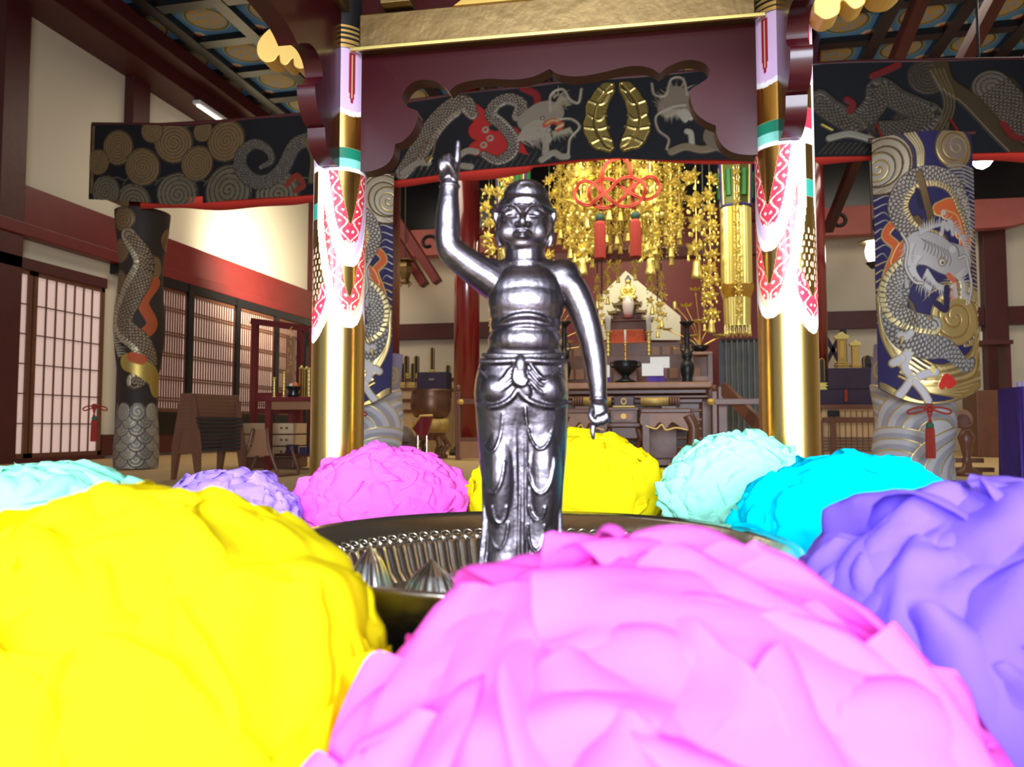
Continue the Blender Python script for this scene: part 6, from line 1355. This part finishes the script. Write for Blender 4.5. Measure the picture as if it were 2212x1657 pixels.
# ---- left side: stacked stools, boxes, folding table, side altar
sb, k = AT(385, 1040, z=0.0)
def trapezoid_stool(name, lab, loc, grp=None):
    t = thing(name, lab, 'stool', loc, R_(-14), grp); L = .46
    MB().box((0, 0, .385), (.10, L, .03)).build('seat', M['brown'], t, bevel=.004)
    for sy in (-1, 1):
        for sx in (-1, 1): MB().bar((sx*.045, sy*(L/2-.02), .38), (sx*.125, sy*(L/2-.02), .0), .026, .03).build('leg', M['brown'], t)
        MB().box((0, sy*(L/2-.02), .27), (.14, .022, .16), taper=.72).build('end_panel', M['brown'], t)
    for sx in (-1, 1): MB().bar((sx*.10, -L/2+.02, .22), (sx*.10, L/2-.02, .22), .018, .018).build('rail', M['steel'], t)
    return t
SR = R_(-14); sx0 = sb.x-.02+.5*math.sin(-SR)*.5; sy0 = sb.y+.06+.5*math.cos(SR)*.5
s0 = trapezoid_stool('folding_stool', 'bottom wooden stool of the tall stack by the lattice doors', (sx0, sy0, 0))
labs = ['second', 'third', 'fourth', 'fifth', 'sixth', 'seventh', 'eighth']
for i in range(8): dup(s0, (sx0, sy0, .028*(i+1)), SR, (labs[i]+' wooden stool from the bottom of the tall stack by the lattice doors') if i < 7 else 'top wooden stool of the tall stack by the lattice doors')
s0['group'] = 'stacked wooden stools'
for o in list(COL.objects):
    if o.name.startswith('folding_stool.'): o['group'] = 'stacked wooden stools'
bx, k = AT(575, 1012, z=0.0)
ztop_b = P(560, 912, y=bx.y).z; hbx = ztop_b/3.9
for i in range(3):
    z = ztop_b-hbx*(i+1); t = thing('drawer_box', '%s of the three pale drawer boxes stacked by the lattice doors' % ('top', 'middle', 'bottom')[i], 'box', (bx.x-.03, bx.y+.2, z), R_(6), 'pale drawer boxes')
    MB().box((0, 0, hbx/2-.004), (115*k, .34, hbx-.012)).build('body', M['board'], t, bevel=.004)
    for dx in (.12, .17): MB().cyl((115*k/2-.13+dx-.10, -.171, hbx/2), (115*k/2-.13+dx-.10, -.18, hbx/2), .012, n=8).build('knob', M['brown'], t)
t = thing('box_trolley', 'low dark crate under the stack of pale drawer boxes', 'crate', (bx.x-.03, bx.y+.2, 0), R_(6)); MB().box((0, 0, (ztop_b-hbx*3)/2), (120*k, .36, ztop_b-hbx*3-.003)).build('crate', M['brown'], t, bevel=.006)
t = thing('folding_bench', 'brown folding bench with bent tube legs before the pale drawer boxes', 'bench', (P(560, 1030, z=0).x, P(560, 1030, z=0).y, 0), R_(4)); zt_ = P(560, 925, y=t.location.y).z; k = 5.9/FPX
MB().box((-.02, .06, zt_*.70), (45*k, .03, zt_*.55), taper=.72).build('end_panel', M['brownl'], t, bevel=.004)
for s in (-1, 1): MB().tube(spl([(s*16*k, 0, zt_), (s*24*k, -.02, zt_*.6), (s*42*k, -.02, .05), (s*48*k, -.02, .015), (s*56*k, .1, .012), (s*58*k, .25, .02), (s*36*k, .28, zt_*.6)], 5), .013, 8).build('leg', M['brown'], t, smooth=True)
# side altar table with rack
sa, k = AT(668, 1018, z=0.0); ys_ = sa.y; zz = lambda py: P(640, py, y=ys_).z; X_ = lambda px: P(px, 900, y=ys_).x
t = thing('side_altar_table', 'red brown side altar table left of the left gold pillar', 'table', (X_(625), ys_+.25, 0)); w_ = X_(672)-X_(560)
MB().box((0, 0, zz(862)), (w_, .5, .04)).build('table_top', M['redwood'], t, bevel=.005); MB().box((0, -.2, zz(872)), (w_*.96, .03, .10)).build('apron', M['brownl'], t)
for sx in (-1, 1):
    for sy in (-1, 1): MB().box((sx*(w_/2-.03), sy*.21, (zz(862)-.02)/2), (.05, .05, zz(862)-.02)).build('leg', M['redwood'], t)
MB().box((0, .1, zz(985)), (w_*.9, .4, .025)).build('shelf', M['darkwood'], t); mb = MB()
for i, (x, s_) in enumerate(((-.1, .08), (.03, .06), (.12, .09))): mb.box((x, 0, zz(985)+.012+s_/2), (.08, .08, s_))
mb.build('stored_boxes', M['darkcloth'], t)
t = thing('wooden_rack', 'tall red brown wooden frame standing before the lattice doors', 'rack', (X_(600), ys_+.75, 0)); y2 = ys_+.75; zq = lambda py: P(600, py, y=y2).z; xq = lambda px: P(px, 800, y=y2).x-t.location.x
for px, pt in ((550, 690), (648, 712)): MB().box((xq(px), 0, zq(pt)/2), (.055, .055, zq(pt))).build('post', M['redwood'], t)
MB().bar((xq(542), 0, zq(692)), (xq(662), 0, zq(712)), .06, .06).build('top_rail', M['redwood'], t); MB().box(((xq(550)+xq(648))/2, 0, zq(858)), (xq(648)-xq(550), .04, .09)).build('lower_rail', M['redwood'], t); MB().box(((xq(550)+xq(648))/2, 0, zq(888)), (xq(648)-xq(550), .04, .05)).build('lower_rail', M['redwood'], t)
b, k = AT(628, 812, y=ys_+.45); t = thing('gilt_name_board', 'narrow upright gilt board standing on the side altar table', 'board', (b.x, ys_+.45, zz(860)+.01)); MB().box((0, 0, (zz(715)-zz(860))/2), (19*k, .03, zz(715)-zz(860))).build('board', M['brownl'], t, bevel=.004); mb = MB()
for i in range(7): mb.tube(spl([(rn.uniform(-4, 4)*k, -.018, .25+i*.065), (rn.uniform(-5, 5)*k, -.018, .27+i*.065), (rn.uniform(-4, 4)*k, -.018, .29+i*.065)], 3), .006, 5)
mb.build('gilt_scrollwork', M['goldp'], t)
zt3 = zz(862)+.022
for px, pt, lb in ((592, 815, 'short twisted gilt candlestick on the side altar table'), (613, 803, 'taller twisted gilt candlestick left of the fruit dish'), (667, 795, 'twisted gilt candlestick beside the left gold pillar')):
    t = candlestick(px, 858, pt, None, ys_+.15, lb, 3.6); t.location.z = zt3
for px, pt, lb in ((650, 788, 'slim gilt stand right of the fruit dish, the left of two'), (661, 790, 'slim gilt stand right of the fruit dish, the right of two')):
    b, k = AT(px, 850, y=ys_+.35); t = thing('gilt_stand', lb, 'stand', (b.x, ys_+.35, zt3)); h = P(px, pt, y=ys_+.35).z-zt3
    for s in (-1, 1): MB().box((s*3.4*k, 0, h*.45), (.006, .01, h*.9)).build('upright', M['goldp'], t)
    MB().box((0, 0, h*.9), (9*k, .03, .01)).build('cross_bar', M['goldy'], t); MB().ball((0, 0, h*.94), .014, 8, 6).build('finial', M['goldy'], t); MB().box((0, 0, .01), (10*k, .06, .02)).build('foot', M['gold'], t)
b, k = AT(634, 862, y=ys_+.12); t = thing('fruit_dish', 'black footed dish on the side altar table', 'dish', (b.x, ys_+.12, zt3)); MB().lathe([(12*k, 0), (14*k, .02), (10*k, .05), (17*k, .085), (18*k, .095), (14*k, .085)], n=24).build('dish', M['black'], t, smooth=True)
for dx, r, m, lb in ((-5, 5.5, 'candle', 'pale round fruit on the black dish'), (4, 6.5, 'orangef', 'orange fruit on the black dish')):
    if m == 'orangef': mm = mat('orange_peel', (.85, .20, .02), .5, bump=.2, bscale=200)
    else: mm = M['candle']
    o = MB().ball((0, 0, 0), (r*k, r*k, r*k*.8), 16, 12).build('fruit', mm, None, smooth=True, loc=(b.x+dx*k, ys_+.12, zt3+.088+r*k*.8)); tag(o, lb, 'fruit')
# fluorescent tube near the ceiling and a bright lamp on the right
b = P(478, 262, x=LWX+.5); t = thing('tube_light', 'white tube light under the ceiling near the left wall', 'ceiling light', (b.x, b.y, b.z)); MB().box((0, 0, .04), (.12, 1.2, .05)).build('housing', M['white'], t, bevel=.01); MB().tube([(0, -.56, 0), (0, .56, 0)], .022, 10).build('tube', mat('lit_tube', (.9, .9, .85), .4, emit=(1, .93, .80), estr=2.2), t); MB().tube([(0, 0, .06), (0, 0, CEIL-.004-b.z)], .01, 6).build('rod', M['steel'], t)
b = P(2122, 345, y=7.2); t = thing('spot_lamp', 'glaring white spot lamp under the right part of the valance', 'lamp', (b.x, 7.2, b.z)); MB().lathe([(.001, -.085), (.05, -.06), (.095, 0), (.09, .012)], n=24).build('lamp_glass', M['lampglass'], t, smooth=True); MB().lathe([(.10, .005), (.10, .05), (.03, .10)], n=24).build('housing', M['white'], t, smooth=True); MB().tube([(0, 0, .08), (0, 0, CEIL-b.z-.03)], .012, 6).build('rod', M['steel'], t)
b = P(682, 427, y=7.6); t = thing('spot_lamp', 'small white spot lamp beside the left gold pillar below the valance', 'lamp', (b.x-.02, 7.6, b.z)); MB().ball((0, 0, 0), (.045, .045, .05), 12, 8).build('lamp_glass', M['white'], t, smooth=True); MB().tube([(0, 0, .03), (0, 0, CEIL-b.z-.03)], .01, 6).build('rod', M['steel'], t)
